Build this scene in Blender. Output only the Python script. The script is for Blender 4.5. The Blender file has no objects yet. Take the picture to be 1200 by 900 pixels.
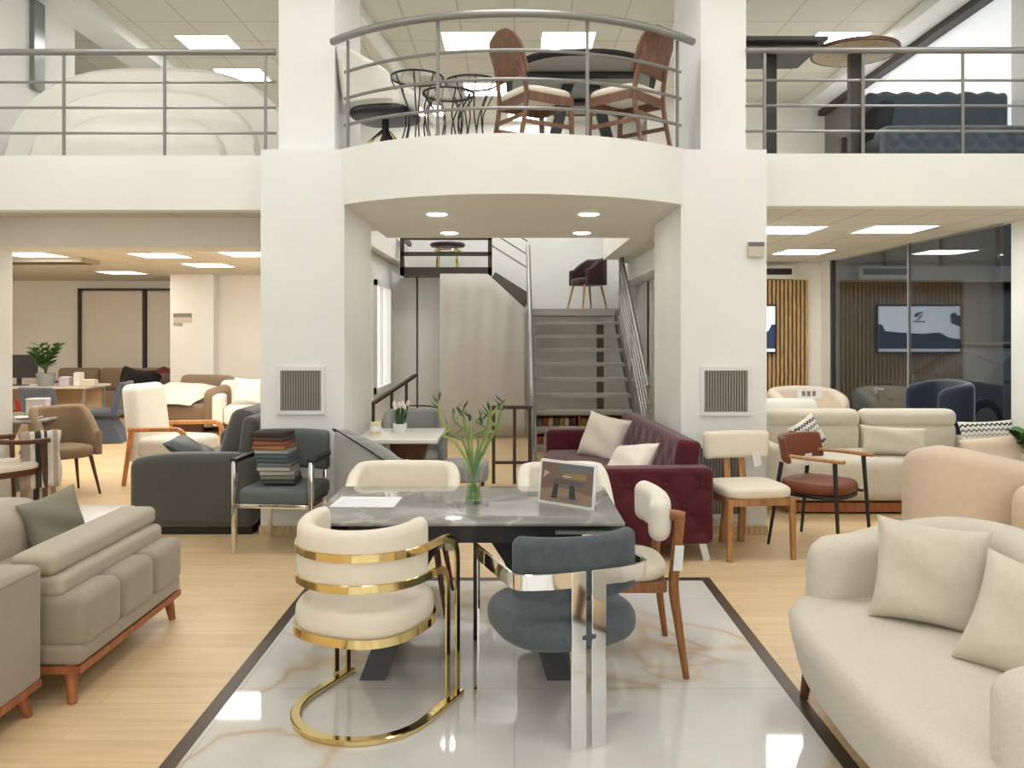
import bpy, bmesh, math, random
from mathutils import Vector, Matrix
random.seed(7)
PI = math.pi
C = bpy.context.scene.collection
V = Vector
# ------------------------------------------------------------------ objects
def thing(name, label, cat, loc=(0, 0, 0), rz=0, group=None):
    o = bpy.data.objects.new(name, None); C.objects.link(o)
    o.empty_display_size = .1
    o.location = loc; o.rotation_euler = (0, 0, math.radians(rz))
    o['label'] = label; o['category'] = cat
    if group: o['group'] = group
    return o
def obj(name, bm, mat, parent=None, smooth=True, label=None):
    me = bpy.data.meshes.new(name)
    bmesh.ops.recalc_face_normals(bm, faces=bm.faces[:])
    bm.to_mesh(me); bm.free()
    mats = mat if isinstance(mat, (list, tuple)) else [mat]
    for m in mats: me.materials.append(m)
    if smooth:
        for p in me.polygons: p.use_smooth = True
        try: me.set_sharp_from_angle(angle=math.radians(40))
        except Exception: pass
    o = bpy.data.objects.new(name, me); C.objects.link(o)
    if parent: o.parent = parent
    if label: o['label'] = label
    return o
def tag(o, label, cat, group=None):
    o['label'] = label; o['category'] = cat
    if group: o['group'] = group
    return o
def struct(name, bm, mat, smooth=False):
    o = obj(name, bm, mat, None, smooth); o['kind'] = 'structure'; return o
def put(o, loc, rx=0, ry=0, rz=0):
    o.location = loc; o.rotation_euler = tuple(math.radians(a) for a in (rx, ry, rz)); return o
def dup(root, loc, rz, label=None, group=None):
    r = root.copy(); C.objects.link(r)
    r.location = loc; r.rotation_euler = (root.rotation_euler.x, root.rotation_euler.y, math.radians(rz))
    if label: r['label'] = label
    if group: r['group'] = group
    for ch in list(root.children):
        c = ch.copy(); C.objects.link(c); c.parent = r
        for g in list(ch.children):
            d = g.copy(); C.objects.link(d); d.parent = c
    return r
# ------------------------------------------------------------------ shapes
def NB(): return bmesh.new()
def box(bm, a, b):
    (x0, y0, z0), (x1, y1, z1) = a, b
    v = [bm.verts.new(p) for p in ((x0,y0,z0),(x1,y0,z0),(x1,y1,z0),(x0,y1,z0),(x0,y0,z1),(x1,y0,z1),(x1,y1,z1),(x0,y1,z1))]
    for f in ((0,3,2,1),(4,5,6,7),(0,1,5,4),(1,2,6,5),(2,3,7,6),(3,0,4,7)): bm.faces.new([v[i] for i in f])
    return bm
def B(a, b): return box(NB(), a, b)
def axis(h, r, k, m):
    r = min(r, h * .999)
    lo = [-h + r - r * math.tan(PI / 4 * (1 - i / k)) for i in range(k)]
    n = max(1, m)
    mid = [-h + r + (2 * h - 2 * r) * i / n for i in range(n + 1)]
    hi = [-a for a in reversed(lo)]
    return lo + mid + hi
def rb(bm, c=(0,0,0), s=(1,1,1), r=.03, m=2, k=3, puff=0, fn=None, M=None, puffy=0):
    """rounded box centred at c; puff bulges +-z faces; fn deforms local points; M transforms"""
    h = [x / 2 for x in s]
    mm = m if isinstance(m, (tuple, list)) else (m, m, m)
    rr = r if isinstance(r, (tuple, list)) else None
    r0 = min(r if rr is None else min(rr), min(h) * .98)
    A = [axis(h[i], r0, k, mm[i]) for i in range(3)]
    n = [len(a) for a in A]
    vs = {}
    def vert(i, j, l):
        key = (i, j, l)
        if key in vs: return vs[key]
        p = V((A[0][i], A[1][j], A[2][l]))
        inn = V([max(-h[q] + r0, min(h[q] - r0, p[q])) for q in range(3)])
        d = p - inn
        if d.length > 1e-9: d = d.normalized() * r0
        p = inn + d
        if puff:
            p.z += puff * (p.z / h[2]) * max(0, 1 - (p.x / h[0]) ** 2) ** .6 * max(0, 1 - (p.y / h[1]) ** 2) ** .6
        if puffy:
            p.y += puffy * (p.y / h[1]) * max(0, 1 - (p.x / h[0]) ** 2) ** .6 * max(0, 1 - (p.z / h[2]) ** 2) ** .6
        if fn: p = V(fn(p.copy()))
        p = p + V(c)
        if M: p = M @ p
        vs[key] = bm.verts.new(p); return vs[key]
    def quad(a, b, c_, d):
        bm.faces.new([vert(*a), vert(*b), vert(*c_), vert(*d)])
    X, Y, Z = n[0]-1, n[1]-1, n[2]-1
    for i in range(X):
        for j in range(Y):
            quad((i,j,0),(i,j+1,0),(i+1,j+1,0),(i+1,j,0)); quad((i,j,Z),(i+1,j,Z),(i+1,j+1,Z),(i,j+1,Z))
    for i in range(X):
        for l in range(Z):
            quad((i,0,l),(i+1,0,l),(i+1,0,l+1),(i,0,l+1)); quad((i,Y,l),(i,Y,l+1),(i+1,Y,l+1),(i+1,Y,l))
    for j in range(Y):
        for l in range(Z):
            quad((0,j,l),(0,j,l+1),(0,j+1,l+1),(0,j+1,l)); quad((X,j,l),(X,j+1,l),(X,j+1,l+1),(X,j,l+1))
    return bm
def RB(*a, **k): return rb(NB(), *a, **k)
def bend(R, axis_y=True):
    """bend a bar lying along x round a vertical axis at y=-R (curves its ends towards -y)"""
    def f(p):
        a = p.x / R; rad = R + p.y
        return (rad * math.sin(a), rad * math.cos(a) - R, p.z)
    return f
def circ(r, n=10, ry=None):
    ry = ry or r
    return [(r * math.cos(2*PI*i/n), ry * math.sin(2*PI*i/n)) for i in range(n)]
def rectp(w, h): return [(-w/2,-h/2),(w/2,-h/2),(w/2,h/2),(-w/2,h/2)]
def rrect(w, h, r, k=3):
    out = []
    for cx, cy, a0 in ((w/2-r,-h/2+r,-90),(w/2-r,h/2-r,0),(-w/2+r,h/2-r,90),(-w/2+r,-h/2+r,180)):
        for i in range(k+1):
            a = math.radians(a0 + 90*i/k); out.append((cx + r*math.cos(a), cy + r*math.sin(a)))
    return out
def sweep(bm, path, prof, up=(0,0,1), closed=False, scale=None):
    """sweep a 2-D profile (side, up) along a path with parallel-transported frames"""
    P = [V(p) for p in path]; n = len(P); rings = []
    T = []
    for i in range(n):
        if closed: t = P[(i+1) % n] - P[i-1]
        else: t = P[min(i+1, n-1)] - P[max(i-1, 0)]
        T.append(t.normalized())
    u = V(up)
    u = u - T[0] * u.dot(T[0])
    if u.length < 1e-4: u = T[0].orthogonal()
    u.normalize()
    for i in range(n):
        if i:
            q = T[i-1].rotation_difference(T[i]); u = q @ u
            u = (u - T[i] * u.dot(T[i])).normalized()
        s = T[i].cross(u)
        k = scale[i] if scale else 1
        kx, ky = k if isinstance(k, (tuple, list)) else (k, k)
        rings.append([bm.verts.new(P[i] + s * a * kx + u * b * ky) for a, b in prof])
    m = len(prof)
    for i in range(n if closed else n-1):
        A, Bq = rings[i], rings[(i+1) % n]
        for j in range(m):
            bm.faces.new([A[j], A[(j+1) % m], Bq[(j+1) % m], Bq[j]])
    if not closed:
        bm.faces.new(rings[0][::-1]); bm.faces.new(rings[-1])
    return bm
def tube(bm, path, r, n=10, scale=None, closed=False): return sweep(bm, path, circ(r, n), scale=scale, closed=closed)
def TB(path, r, n=10, scale=None, closed=False): return tube(NB(), path, r, n, scale, closed)
def SW(*a, **k): return sweep(NB(), *a, **k)
def fillet(pts, r, n=5):
    P = [V(p) for p in pts]; out = [P[0]]
    for i in range(1, len(P)-1):
        a = (P[i-1]-P[i]); b = (P[i+1]-P[i]); rr = min(r, a.length*.49, b.length*.49)
        p0 = P[i] + a.normalized()*rr; p1 = P[i] + b.normalized()*rr
        for k in range(n+1):
            t = k/n; out.append(p0*(1-t)**2 + P[i]*2*t*(1-t) + p1*t*t)
    out.append(P[-1]); return out
def cr(pts, n=6, closed=False):
    P = [V(p) for p in pts]; out = []; m = len(P)
    for i in range(m if closed else m-1):
        g = (lambda q: P[q % m]) if closed else (lambda q: P[max(0, min(m-1, q))])
        p0, p1, p2, p3 = g(i-1), g(i), g(i+1), g(i+2)
        for k in range(n):
            t = k/n
            out.append(.5*((2*p1)+(p2-p0)*t+(2*p0-5*p1+4*p2-p3)*t*t+(3*p1-p0-3*p2+p3)*t**3))
    if not closed: out.append(P[-1])
    return out
def loft(bm, rings, closed=False, cap=True):
    R = [[bm.verts.new(p) for p in r] for r in rings]; m = len(R[0])
    for i in range(len(R) if closed else len(R)-1):
        A, Bq = R[i], R[(i+1) % len(R)]
        for j in range(m): bm.faces.new([A[j], A[(j+1)%m], Bq[(j+1)%m], Bq[j]])
    if cap and not closed: bm.faces.new(R[0][::-1]); bm.faces.new(R[-1])
    return bm
def lathe(bm, prof, c=(0,0,0), n=24, M=None):
    rings = [[V((r*math.cos(2*PI*i/n)+c[0], r*math.sin(2*PI*i/n)+c[1], z+c[2])) for i in range(n)] for r, z in prof]
    if M: rings = [[M @ p for p in r] for r in rings]
    return loft(bm, rings)
def LA(prof, c=(0,0,0), n=24): return lathe(NB(), prof, c, n)
def prism(bm, poly, z0, z1):
    return loft(bm, [[V((x,y,z0)) for x,y in poly], [V((x,y,z1)) for x,y in poly]])
def leg(bm, top, bot, rt, rbm, n=10): return tube(bm, [top, bot], rt, n, scale=[1, rbm/rt])
def LEG(*a, **k): return leg(NB(), *a, **k)
def sqleg(top, bot, wt, wb): return SW([top, bot], rrect(wt, wt, wt*.2, 2), up=(0,1,0), scale=[1, wb/wt])
def pillow_bm(w, h, t, n=16):
    """throw pillow lying in the xz plane, thickness along y"""
    bm = NB(); F = []; Bk = []
    for side in (1, -1):
        rows = []
        for i in range(n+1):
            row = []
            for j in range(n+1):
                u, v = 2*i/n-1, 2*j/n-1
                pin = 1 - .09*(1-abs(v)**2) * abs(u)**6 if True else 1
                pin2 = 1 - .09*(1-abs(u)**2) * abs(v)**6
                th = t/2 * (max(0, 1-u**4) ** .55) * (max(0, 1-v**4) ** .55)
                th += .012*math.sin(3*u+5*v)*(1-u*u)*(1-v*v)
                row.append((u*w/2*pin, side*max(th, .004), v*h/2*pin2))
            rows.append(row)
        g = [[bm.verts.new(p) for p in r] for r in rows]
        for i in range(n):
            for j in range(n): bm.faces.new([g[i][j], g[i+1][j], g[i+1][j+1], g[i][j+1]])
        (F if side == 1 else Bk).append(g)
    f, b = F[0], Bk[0]
    ring = [(i,0) for i in range(n)] + [(n,j) for j in range(n)] + [(i,n) for i in range(n,0,-1)] + [(0,j) for j in range(n,0,-1)]
    for q in range(len(ring)):
        (i,j), (k,l) = ring[q], ring[(q+1) % len(ring)]
        bm.faces.new([f[i][j], f[k][l], b[k][l], b[i][j]])
    return bm
# ------------------------------------------------------------------ materials
def mat(name, col=(.8,.8,.8), rough=.6, metal=0, emit=None, es=0, spec=.5, sheen=0, coat=0):
    m = bpy.data.materials.new(name); m.use_nodes = True
    b = m.node_tree.nodes['Principled BSDF']
    b.inputs['Base Color'].default_value = (*col, 1); b.inputs['Roughness'].default_value = rough
    b.inputs['Metallic'].default_value = metal; b.inputs['Specular IOR Level'].default_value = spec
    if sheen: b.inputs['Sheen Weight'].default_value = sheen; b.inputs['Sheen Roughness'].default_value = .4
    if coat: b.inputs['Coat Weight'].default_value = coat
    if emit: b.inputs['Emission Color'].default_value = (*emit, 1); b.inputs['Emission Strength'].default_value = es
    return m
def nd(m, t, **k):
    n = m.node_tree.nodes.new(t)
    for a, v in k.items():
        if a in n.inputs.keys(): n.inputs[a].default_value = v
        else: setattr(n, a, v)
    return n
def ln(m, a, b): m.node_tree.links.new(a, b)
def BS(m): return m.node_tree.nodes['Principled BSDF']
def ramp(m, fac, stops):
    r = nd(m, 'ShaderNodeValToRGB'); e = r.color_ramp.elements
    while len(e) < len(stops): e.new(.5)
    for i, (p, c) in enumerate(stops): e[i].position = p; e[i].color = (*c, 1)
    ln(m, fac, r.inputs['Fac']); return r.outputs['Color']
def mulc(c, k): return tuple(min(1, x*k) for x in c)
def lin(r, g, b):
    f = lambda c: c/12.92 if c <= .04045 else ((c+.055)/1.055)**2.4
    return tuple(f(x/255) for x in (r, g, b))
def fabric(name, col, rough=.9, var=.12, scale=5, weave=260, bump=.25, sheen=.25):
    m = mat(name, col, rough, sheen=sheen, spec=.25)
    tc = nd(m, 'ShaderNodeTexCoord')
    n1 = nd(m, 'ShaderNodeTexNoise', Scale=scale, Detail=4.0)
    n2 = nd(m, 'ShaderNodeTexNoise', Scale=weave, Detail=2.0)
    ln(m, tc.outputs['Object'], n1.inputs['Vector']); ln(m, tc.outputs['Object'], n2.inputs['Vector'])
    mx = nd(m, 'ShaderNodeMix', data_type='FLOAT'); mx.inputs[0].default_value = .45
    ln(m, n1.outputs['Fac'], mx.inputs[2]); ln(m, n2.outputs['Fac'], mx.inputs[3])
    c = ramp(m, mx.outputs[0], [(.3, mulc(col, 1-var)), (.7, mulc(col, 1+var))])
    ln(m, c, BS(m).inputs['Base Color'])
    bp = nd(m, 'ShaderNodeBump', Strength=bump, Distance=.004)
    ln(m, n2.outputs['Fac'], bp.inputs['Height']); ln(m, bp.outputs['Normal'], BS(m).inputs['Normal'])
    return m
def wood(name, col, rough=.45, scale=6, var=.3, stretch=(1,1,8)):
    m = mat(name, col, rough)
    tc = nd(m, 'ShaderNodeTexCoord'); mp = nd(m, 'ShaderNodeMapping')
    mp.inputs['Scale'].default_value = (8/stretch[0], 8/stretch[1], 8/stretch[2])
    ln(m, tc.outputs['Object'], mp.inputs['Vector'])
    n = nd(m, 'ShaderNodeTexNoise', Scale=scale, Detail=5.0, Distortion=.6); ln(m, mp.outputs['Vector'], n.inputs['Vector'])
    c = ramp(m, n.outputs['Fac'], [(.3, mulc(col, 1-var)), (.7, mulc(col, 1+var))])
    ln(m, c, BS(m).inputs['Base Color'])
    return m
def paint(name, col, rough=.7, var=.03):
    m = mat(name, col, rough, spec=.3)
    tc = nd(m, 'ShaderNodeTexCoord'); n = nd(m, 'ShaderNodeTexNoise', Scale=1.3, Detail=3.0)
    ln(m, tc.outputs['Object'], n.inputs['Vector'])
    ln(m, ramp(m, n.outputs['Fac'], [(.3, mulc(col, 1-var)), (.7, mulc(col, 1+var))]), BS(m).inputs['Base Color'])
    return m
def metal(name, col, rough=.12): 
    m = mat(name, col, rough, 1)
    tc = nd(m, 'ShaderNodeTexCoord'); n = nd(m, 'ShaderNodeTexNoise', Scale=30.0)
    ln(m, tc.outputs['Object'], n.inputs['Vector'])
    r = nd(m, 'ShaderNodeMapRange'); r.inputs[3].default_value = rough*.8; r.inputs[4].default_value = rough*1.25
    ln(m, n.outputs['Fac'], r.inputs[0]); ln(m, r.outputs[0], BS(m).inputs['Roughness'])
    return m
def ceiling_tiles(name, col, line, size=.6):
    m = mat(name, col, .85, spec=.1)
    tc = nd(m, 'ShaderNodeTexCoord')
    br = nd(m, 'ShaderNodeTexBrick', offset=0.0, squash=1.0)
    br.inputs['Scale'].default_value = 1/size; br.inputs['Mortar Size'].default_value = .018
    br.inputs['Brick Width'].default_value = 1; br.inputs['Row Height'].default_value = 1
    br.inputs['Color1'].default_value = (*col, 1); br.inputs['Color2'].default_value = (*mulc(col, .97), 1)
    br.inputs['Mortar'].default_value = (*line, 1)
    ln(m, tc.outputs['Object'], br.inputs['Vector']); ln(m, br.outputs['Color'], BS(m).inputs['Base Color'])
    return m
def floor_wood():
    m = mat('light_oak_floor', (.6,.4,.2), .38, spec=.4)
    tc = nd(m, 'ShaderNodeTexCoord')
    br = nd(m, 'ShaderNodeTexBrick', offset=.37)
    br.inputs['Scale'].default_value = 1; br.inputs['Brick Width'].default_value = 1.3; br.inputs['Row Height'].default_value = .16
    br.inputs['Mortar Size'].default_value = .0018; br.inputs['Mortar Smooth'].default_value = .3
    a, b = lin(230,203,160), lin(223,194,150)
    br.inputs['Color1'].default_value = (*a,1); br.inputs['Color2'].default_value = (*b,1); br.inputs['Mortar'].default_value = (*lin(200,172,132),1)
    ln(m, tc.outputs['Object'], br.inputs['Vector'])
    mp = nd(m, 'ShaderNodeMapping'); mp.inputs['Scale'].default_value = (1.1, 16, 1); ln(m, tc.outputs['Object'], mp.inputs['Vector'])
    n = nd(m, 'ShaderNodeTexNoise', Scale=1.6, Detail=6.0, Distortion=.5); ln(m, mp.outputs['Vector'], n.inputs['Vector'])
    g = ramp(m, n.outputs['Fac'], [(.3, (.90,.885,.865)), (.65, (1.03,1.03,1.02))])
    mx = nd(m, 'ShaderNodeMix', data_type='RGBA', blend_type='MULTIPLY'); mx.inputs[0].default_value = 1
    ln(m, br.outputs['Color'], mx.inputs[6]); ln(m, g, mx.inputs[7]); ln(m, mx.outputs[2], BS(m).inputs['Base Color'])
    return m
def marble(name, base, vein, vein2, scale=1.2, rough=.05, amt=.5, tile=0):
    m = mat(name, base, rough, spec=.5, coat=.0)
    tc = nd(m, 'ShaderNodeTexCoord')
    n0 = nd(m, 'ShaderNodeTexNoise', Scale=scale*.8, Detail=5.0); ln(m, tc.outputs['Object'], n0.inputs['Vector'])
    mx = nd(m, 'ShaderNodeMix', data_type='RGBA'); mx.inputs[0].default_value = amt
    ln(m, tc.outputs['Object'], mx.inputs[6]); ln(m, n0.outputs['Color'], mx.inputs[7])
    w = nd(m, 'ShaderNodeTexNoise', Scale=scale*1.6, Detail=3.0, Distortion=.9); ln(m, mx.outputs[2], w.inputs['Vector'])
    s = nd(m, 'ShaderNodeMath', operation='SUBTRACT'); s.inputs[1].default_value = .5; ln(m, w.outputs['Fac'], s.inputs[0])
    a = nd(m, 'ShaderNodeMath', operation='ABSOLUTE'); ln(m, s.outputs[0], a.inputs[0])
    v = ramp(m, a.outputs[0], [(0, (1,1,1)), (.022, (.25,.25,.25)), (.07, (0,0,0))])
    cl = ramp(m, n0.outputs['Fac'], [(.35, vein2), (.65, base)])
    mask = ramp(m, n0.outputs['Fac'], [(.42, (.85,.85,.85)), (.6, (.05,.05,.05))])
    mm = nd(m, 'ShaderNodeMix', data_type='RGBA', blend_type='MULTIPLY'); mm.inputs[0].default_value = 1
    ln(m, v, mm.inputs[6]); ln(m, mask, mm.inputs[7])
    o = nd(m, 'ShaderNodeMix', data_type='RGBA')
    ln(m, mm.outputs[2], o.inputs[0]); ln(m, cl, o.inputs[6]); o.inputs[7].default_value = (*vein, 1)
    out = o.outputs[2]
    if tile:
        br = nd(m, 'ShaderNodeTexBrick', offset=0.0); br.inputs['Scale'].default_value = 1
        br.inputs['Brick Width'].default_value = tile; br.inputs['Row Height'].default_value = tile
        br.inputs['Mortar Size'].default_value = .002
        br.inputs['Color1'].default_value = (1,1,1,1); br.inputs['Color2'].default_value = (1,1,1,1); br.inputs['Mortar'].default_value = (.72,.68,.62,1)
        ln(m, tc.outputs['Object'], br.inputs['Vector'])
        t = nd(m, 'ShaderNodeMix', data_type='RGBA', blend_type='MULTIPLY'); t.inputs[0].default_value = 1
        ln(m, out, t.inputs[6]); ln(m, br.outputs['Color'], t.inputs[7]); out = t.outputs[2]
    ln(m, out, BS(m).inputs['Base Color'])
    return m
def glass(name, tint=(.9,.95,.95), ior=1.5, boost=1.0):
    m = bpy.data.materials.new(name); m.use_nodes = True; nt = m.node_tree
    nt.nodes.remove(BS(m)); out = nt.nodes['Material Output']
    t = nd(m, 'ShaderNodeBsdfTransparent'); t.inputs['Color'].default_value = (*tint, 1)
    g = nd(m, 'ShaderNodeBsdfGlossy'); g.inputs['Roughness'].default_value = .0
    f = nd(m, 'ShaderNodeLayerWeight', Blend=.5); pw = nd(m, 'ShaderNodeMath', operation='POWER'); pw.inputs[1].default_value = 4.0
    ln(m, f.outputs['Facing'], pw.inputs[0])
    k = nd(m, 'ShaderNodeMath', operation='MULTIPLY_ADD'); k.inputs[1].default_value = .9*boost; k.inputs[2].default_value = .04*boost; k.use_clamp = True
    ln(m, pw.outputs[0], k.inputs[0]); mx = nd(m, 'ShaderNodeMixShader')
    ln(m, k.outputs[0], mx.inputs[0]); ln(m, t.outputs[0], mx.inputs[1]); ln(m, g.outputs[0], mx.inputs[2]); ln(m, mx.outputs[0], out.inputs['Surface'])
    return m
def emis(name, col, s):
    m = mat(name, (.9,.9,.9), .6, emit=col, es=s); return m
M = {}
M['white'] = paint('white_wall_paint', lin(238,239,235))
M['whiteb'] = paint('cream_wall_paint', lin(240,236,227))
M['beam'] = paint('beam_paint', lin(237,237,231))
M['ceil'] = ceiling_tiles('mineral_ceiling_tiles', lin(222,216,202), lin(192,184,166))
M['ceil2'] = ceiling_tiles('upper_ceiling_tiles', lin(218,213,199), lin(194,188,172))
M['floor'] = floor_wood()
M['marble'] = marble('polished_onyx_tiles', lin(228,228,224), lin(196,170,134), lin(212,210,204), .7, .04, .45, 1.22)
M['steel'] = mat('satin_grey_steel', (.27,.265,.25), .38, .55)
M['darksteel'] = mat('dark_grey_steel', lin(92,88,82), .45, .3)
M['tread'] = mat('grey_painted_steel', lin(160,156,148), .45, .1)
M['brownsteel'] = mat('brown_painted_steel', lin(70,56,48), .5)
M['chrome'] = metal('polished_chrome', (.82,.82,.82), .06)
M['gold'] = metal('polished_gold', (.80,.63,.30), .1)
M['black'] = mat('black_metal', (.012,.012,.014), .4)
M['blackplastic'] = mat('black_plastic', (.02,.02,.022), .5)
M['panel'] = emis('led_panel', (1,.975,.93), 16); M['hallfill'] = emis('hall_fill_panel', (.97,.985,1), 11)
M['panelup'] = emis('led_panel_upper', (1,.985,.955), 18)
M['down'] = emis('downlight_lens', (1,.95,.88), 60)
M['trimwhite'] = mat('white_plastic', (.8,.8,.78), .5)
M['vent'] = mat('grey_grille', lin(150,146,136), .6)
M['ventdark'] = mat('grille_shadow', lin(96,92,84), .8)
M['slat'] = wood('oak_slats', lin(196,160,108), .5)
M['slatback'] = mat('slat_backing', (.03,.025,.02), .9)
M['dkframe'] = mat('dark_window_frame', lin(58,54,50), .5)
M['blind'] = fabric('beige_roller_blind', lin(232,222,204), .9, .03, 3, 200, .1)
M['curtain'] = fabric('taupe_curtain', lin(203,198,190), .9, .05, 3, 200, .1)
M['glasspane'] = glass('shop_glass', (.86,.9,.9), 1.6, 1.15)
M['clear'] = glass('clear_glass', (.93,.96,.95), 1.45, 1.0)
M['base'] = wood('oak_skirting', lin(206,178,136))
# ------------------------------------------------------------------ camera and light
cam = bpy.data.cameras.new('camera'); co = bpy.data.objects.new('camera', cam); C.objects.link(co)
co.location = (0, 0, 1.6); co.rotation_euler = (PI/2, 0, 0)
cam.sensor_fit = 'HORIZONTAL'; cam.sensor_width = 36; cam.lens = 960/1200*36
cam.shift_x = -3/1200; cam.shift_y = -62/1200; cam.clip_start = .05; cam.clip_end = 200
bpy.context.scene.camera = co
sc = bpy.context.scene
w = bpy.data.worlds.new('night'); sc.world = w; w.use_nodes = True
w.node_tree.nodes['Background'].inputs[0].default_value = (.03,.04,.06,1); w.node_tree.nodes['Background'].inputs[1].default_value = .35
sc.view_settings.view_transform = 'Standard'
sc.view_settings.look = 'None'; sc.view_settings.exposure = -0.17
def area(name, loc, sx, sy, power, rot=(0,0,0), col=(1,.95,.88)):
    l = bpy.data.lights.new(name, 'AREA'); l.shape = 'RECTANGLE'; l.size = sx; l.size_y = sy; l.energy = power; l.color = col
    o = bpy.data.objects.new(name, l); C.objects.link(o); o.location = loc; o.rotation_euler = tuple(math.radians(a) for a in rot); return o
# ================================================================== the building
ZC, ZL, ZM = 5.0, 2.62, 3.0      # upper ceiling, lower ceiling, mezzanine floor
bm = B((-11.2, -4.2, -.1), (4.72, 16.8, 0)); struct('floor', bm, M['floor'])
bm = B((-1.24, -2.4, 0), (1.20, 5.24, .004)); o = struct('floor_marble', bm, M['marble'])
bm = NB()
for a, b in (((-1.30,-2.46,0),(-1.24,5.30,.007)), ((1.20,-2.46,0),(1.26,5.30,.007)), ((-1.24,5.24,0),(1.20,5.30,.007)), ((-1.24,-2.46,0),(1.20,-2.40,.007))): box(bm, a, b)
struct('trim_1', bm, mat('dark_bronze_trim', lin(84,70,58), .4, .3))
# ceilings
bm = B((-11.2, -4.2, ZC), (4.72, 14.6, ZC+.1)); struct('ceiling', bm, M['ceil2'])
bm = B((-11.2, 6.7, ZL), (-1.9, 16.8, ZL+.05)); struct('ceiling_left', bm, M['ceil'])
bm = B((1.6, 6.7, ZL), (4.72, 12.3, ZL+.05)); struct('ceiling_right', bm, M['ceil'])
bm = B((-11.2, 6.7, ZL+.05), (-1.37, 8.75, ZM)); box(bm, (-11.2, 8.75, ZL+.05), (-1.78, 14.0, ZM)); box(bm, (1.33, 6.7, ZL+.05), (4.72, 12.3, ZM)); struct('floor_mezzanine', bm, M['whiteb'])
# drop beam across the left bay
bm = B((-11.2, 7.35, 2.36), (-2.0, 7.85, ZL)); struct('beam_drop', bm, M['whiteb'])
# mezzanine edge beams
bm = B((-4.75, 6.55, 2.57), (-1.9, 6.7, ZM+.005)); struct('beam_left_edge', bm, M['beam'])
bm = B((1.9, 6.55, 2.60), (4.72, 6.7, ZM+.02)); struct('beam_right_edge', bm, M['beam'])
# columns
def column(nm, x0, x1, xi0, xi1):
    bm = B((x0, 6.45, 0), (x1, 6.9, ZM+.03)); box(bm, (xi0, 6.85, 0), (xi1, 7.7, ZM+.01))
    if x0 < 0: box(bm, (x0+.10, 6.6, ZM), (x1-.11, 7.7, ZC)); 
    else: box(bm, (x0+.19, 6.6, ZM), (x1-.12, 7.7, ZC))
    struct(nm, bm, M['white'])
column('column_left', -2.0, -1.34, -1.98, -1.345)
column('column_right', 1.31, 1.985, 1.315, 1.96)
bm = B((-2.01, 6.435, 0), (-1.335, 6.45, .07)); box(bm, (1.305, 6.435, 0), (1.99, 6.45, .07)); struct('baseboard_column', bm, M['base'])
# balcony slab with curved front
n = 32
L0, L1, YB, sag = -1.36, 1.33, 6.45, .52
hw = (L1-L0)/2; Rr = (hw*hw + sag*sag)/(2*sag); cx = (L0+L1)/2; cyc = YB - sag + Rr
def arc(R, k=n, ext=0):
    a = math.asin(hw/Rr) + ext
    return [(cx + R*math.sin(-a + 2*a*i/k), cyc - R*math.cos(-a + 2*a*i/k)) for i in range(k+1)]
poly = arc(Rr) + [(L1, 8.75), (L0, 8.75)]
bm = prism(NB(), poly, 2.595, ZM+.035); struct('floor_balcony', bm, M['beam'], True)
# walls
bm = B((-4.9, -4.2, 0), (-4.75, 7.75, ZC)); box(bm, (-4.9, 7.75, ZM), (-4.75, 8.85, ZC)); struct('wall_left', bm, M['white'])
bm = B((4.68, -4.2, 0), (4.9, 7.72, ZC)); struct('wall_right', bm, M['white'])
bm = B((-5.0, -4.3, 0), (4.9, -4.2, ZC)); struct('wall_behind', bm, M['white'])
bm = B((-11.3, 6.7, 0), (-11.2, 16.8, ZL)); box(bm, (-11.2, 6.55, 0), (-4.9, 6.7, ZM)); struct('wall_far_left', bm, M['whiteb'])
bm = B((-11.2, 16.6, 0), (-5.9, 16.8, ZL)); struct('wall_back_left', bm, M['whiteb'])
bm = B((-6.2, 14.75, 0), (-5.45, 16.6, ZL)); box(bm, (-5.45, 14.95, 0), (-1.95, 15.1, ZL)); struct('wall_back_jog', bm, M['whiteb'])
bm = B((-5.62, 14.70, 0), (-5.40, 14.95, ZL)); struct('column_back', bm, M['white'])
# mezzanine back walls and right bay
bm = B((-2.02, 13.4, 0), (2.1, 13.55, ZM)); box(bm, (-11.2,13.4,ZM), (4.72,13.55,ZC)); box(bm, (-11.3,6.7,ZL), (-11.2,13.5,ZC)); struct('wall_back', bm, M['white'])
bm = B((2.0, 12.2, 0), (4.72, 12.35, ZC)); struct('wall_back_right', bm, M['whiteb'])
bm = B((-2.02, 7.7, 0), (-1.9, 11.05, ZL)); box(bm, (-2.02, 12.4, 0), (-1.9, 13.4, ZL)); box(bm, (-2.02, 11.05, 0), (-1.9, 12.4, .75)); box(bm, (-2.02, 11.05, 2.3), (-1.9, 12.4, ZL)); struct('wall_alcove_left', bm, M['white'])
bm = B((2.0, 7.7, 0), (2.12, 13.4, ZM)); struct('wall_alcove_right', bm, M['white'])
bm = B((1.7, 9.4, 2.35), (2.0, 13.4, 2.9)); struct('beam_alcove', bm, M['white'])
bm = B((2.12, 12.14, 0), (4.68, 12.2, .08)); box(bm, (-6.2, 14.73, 0), (-5.45, 14.75, .08)); struct('baseboard_back', bm, M['base'])
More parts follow.
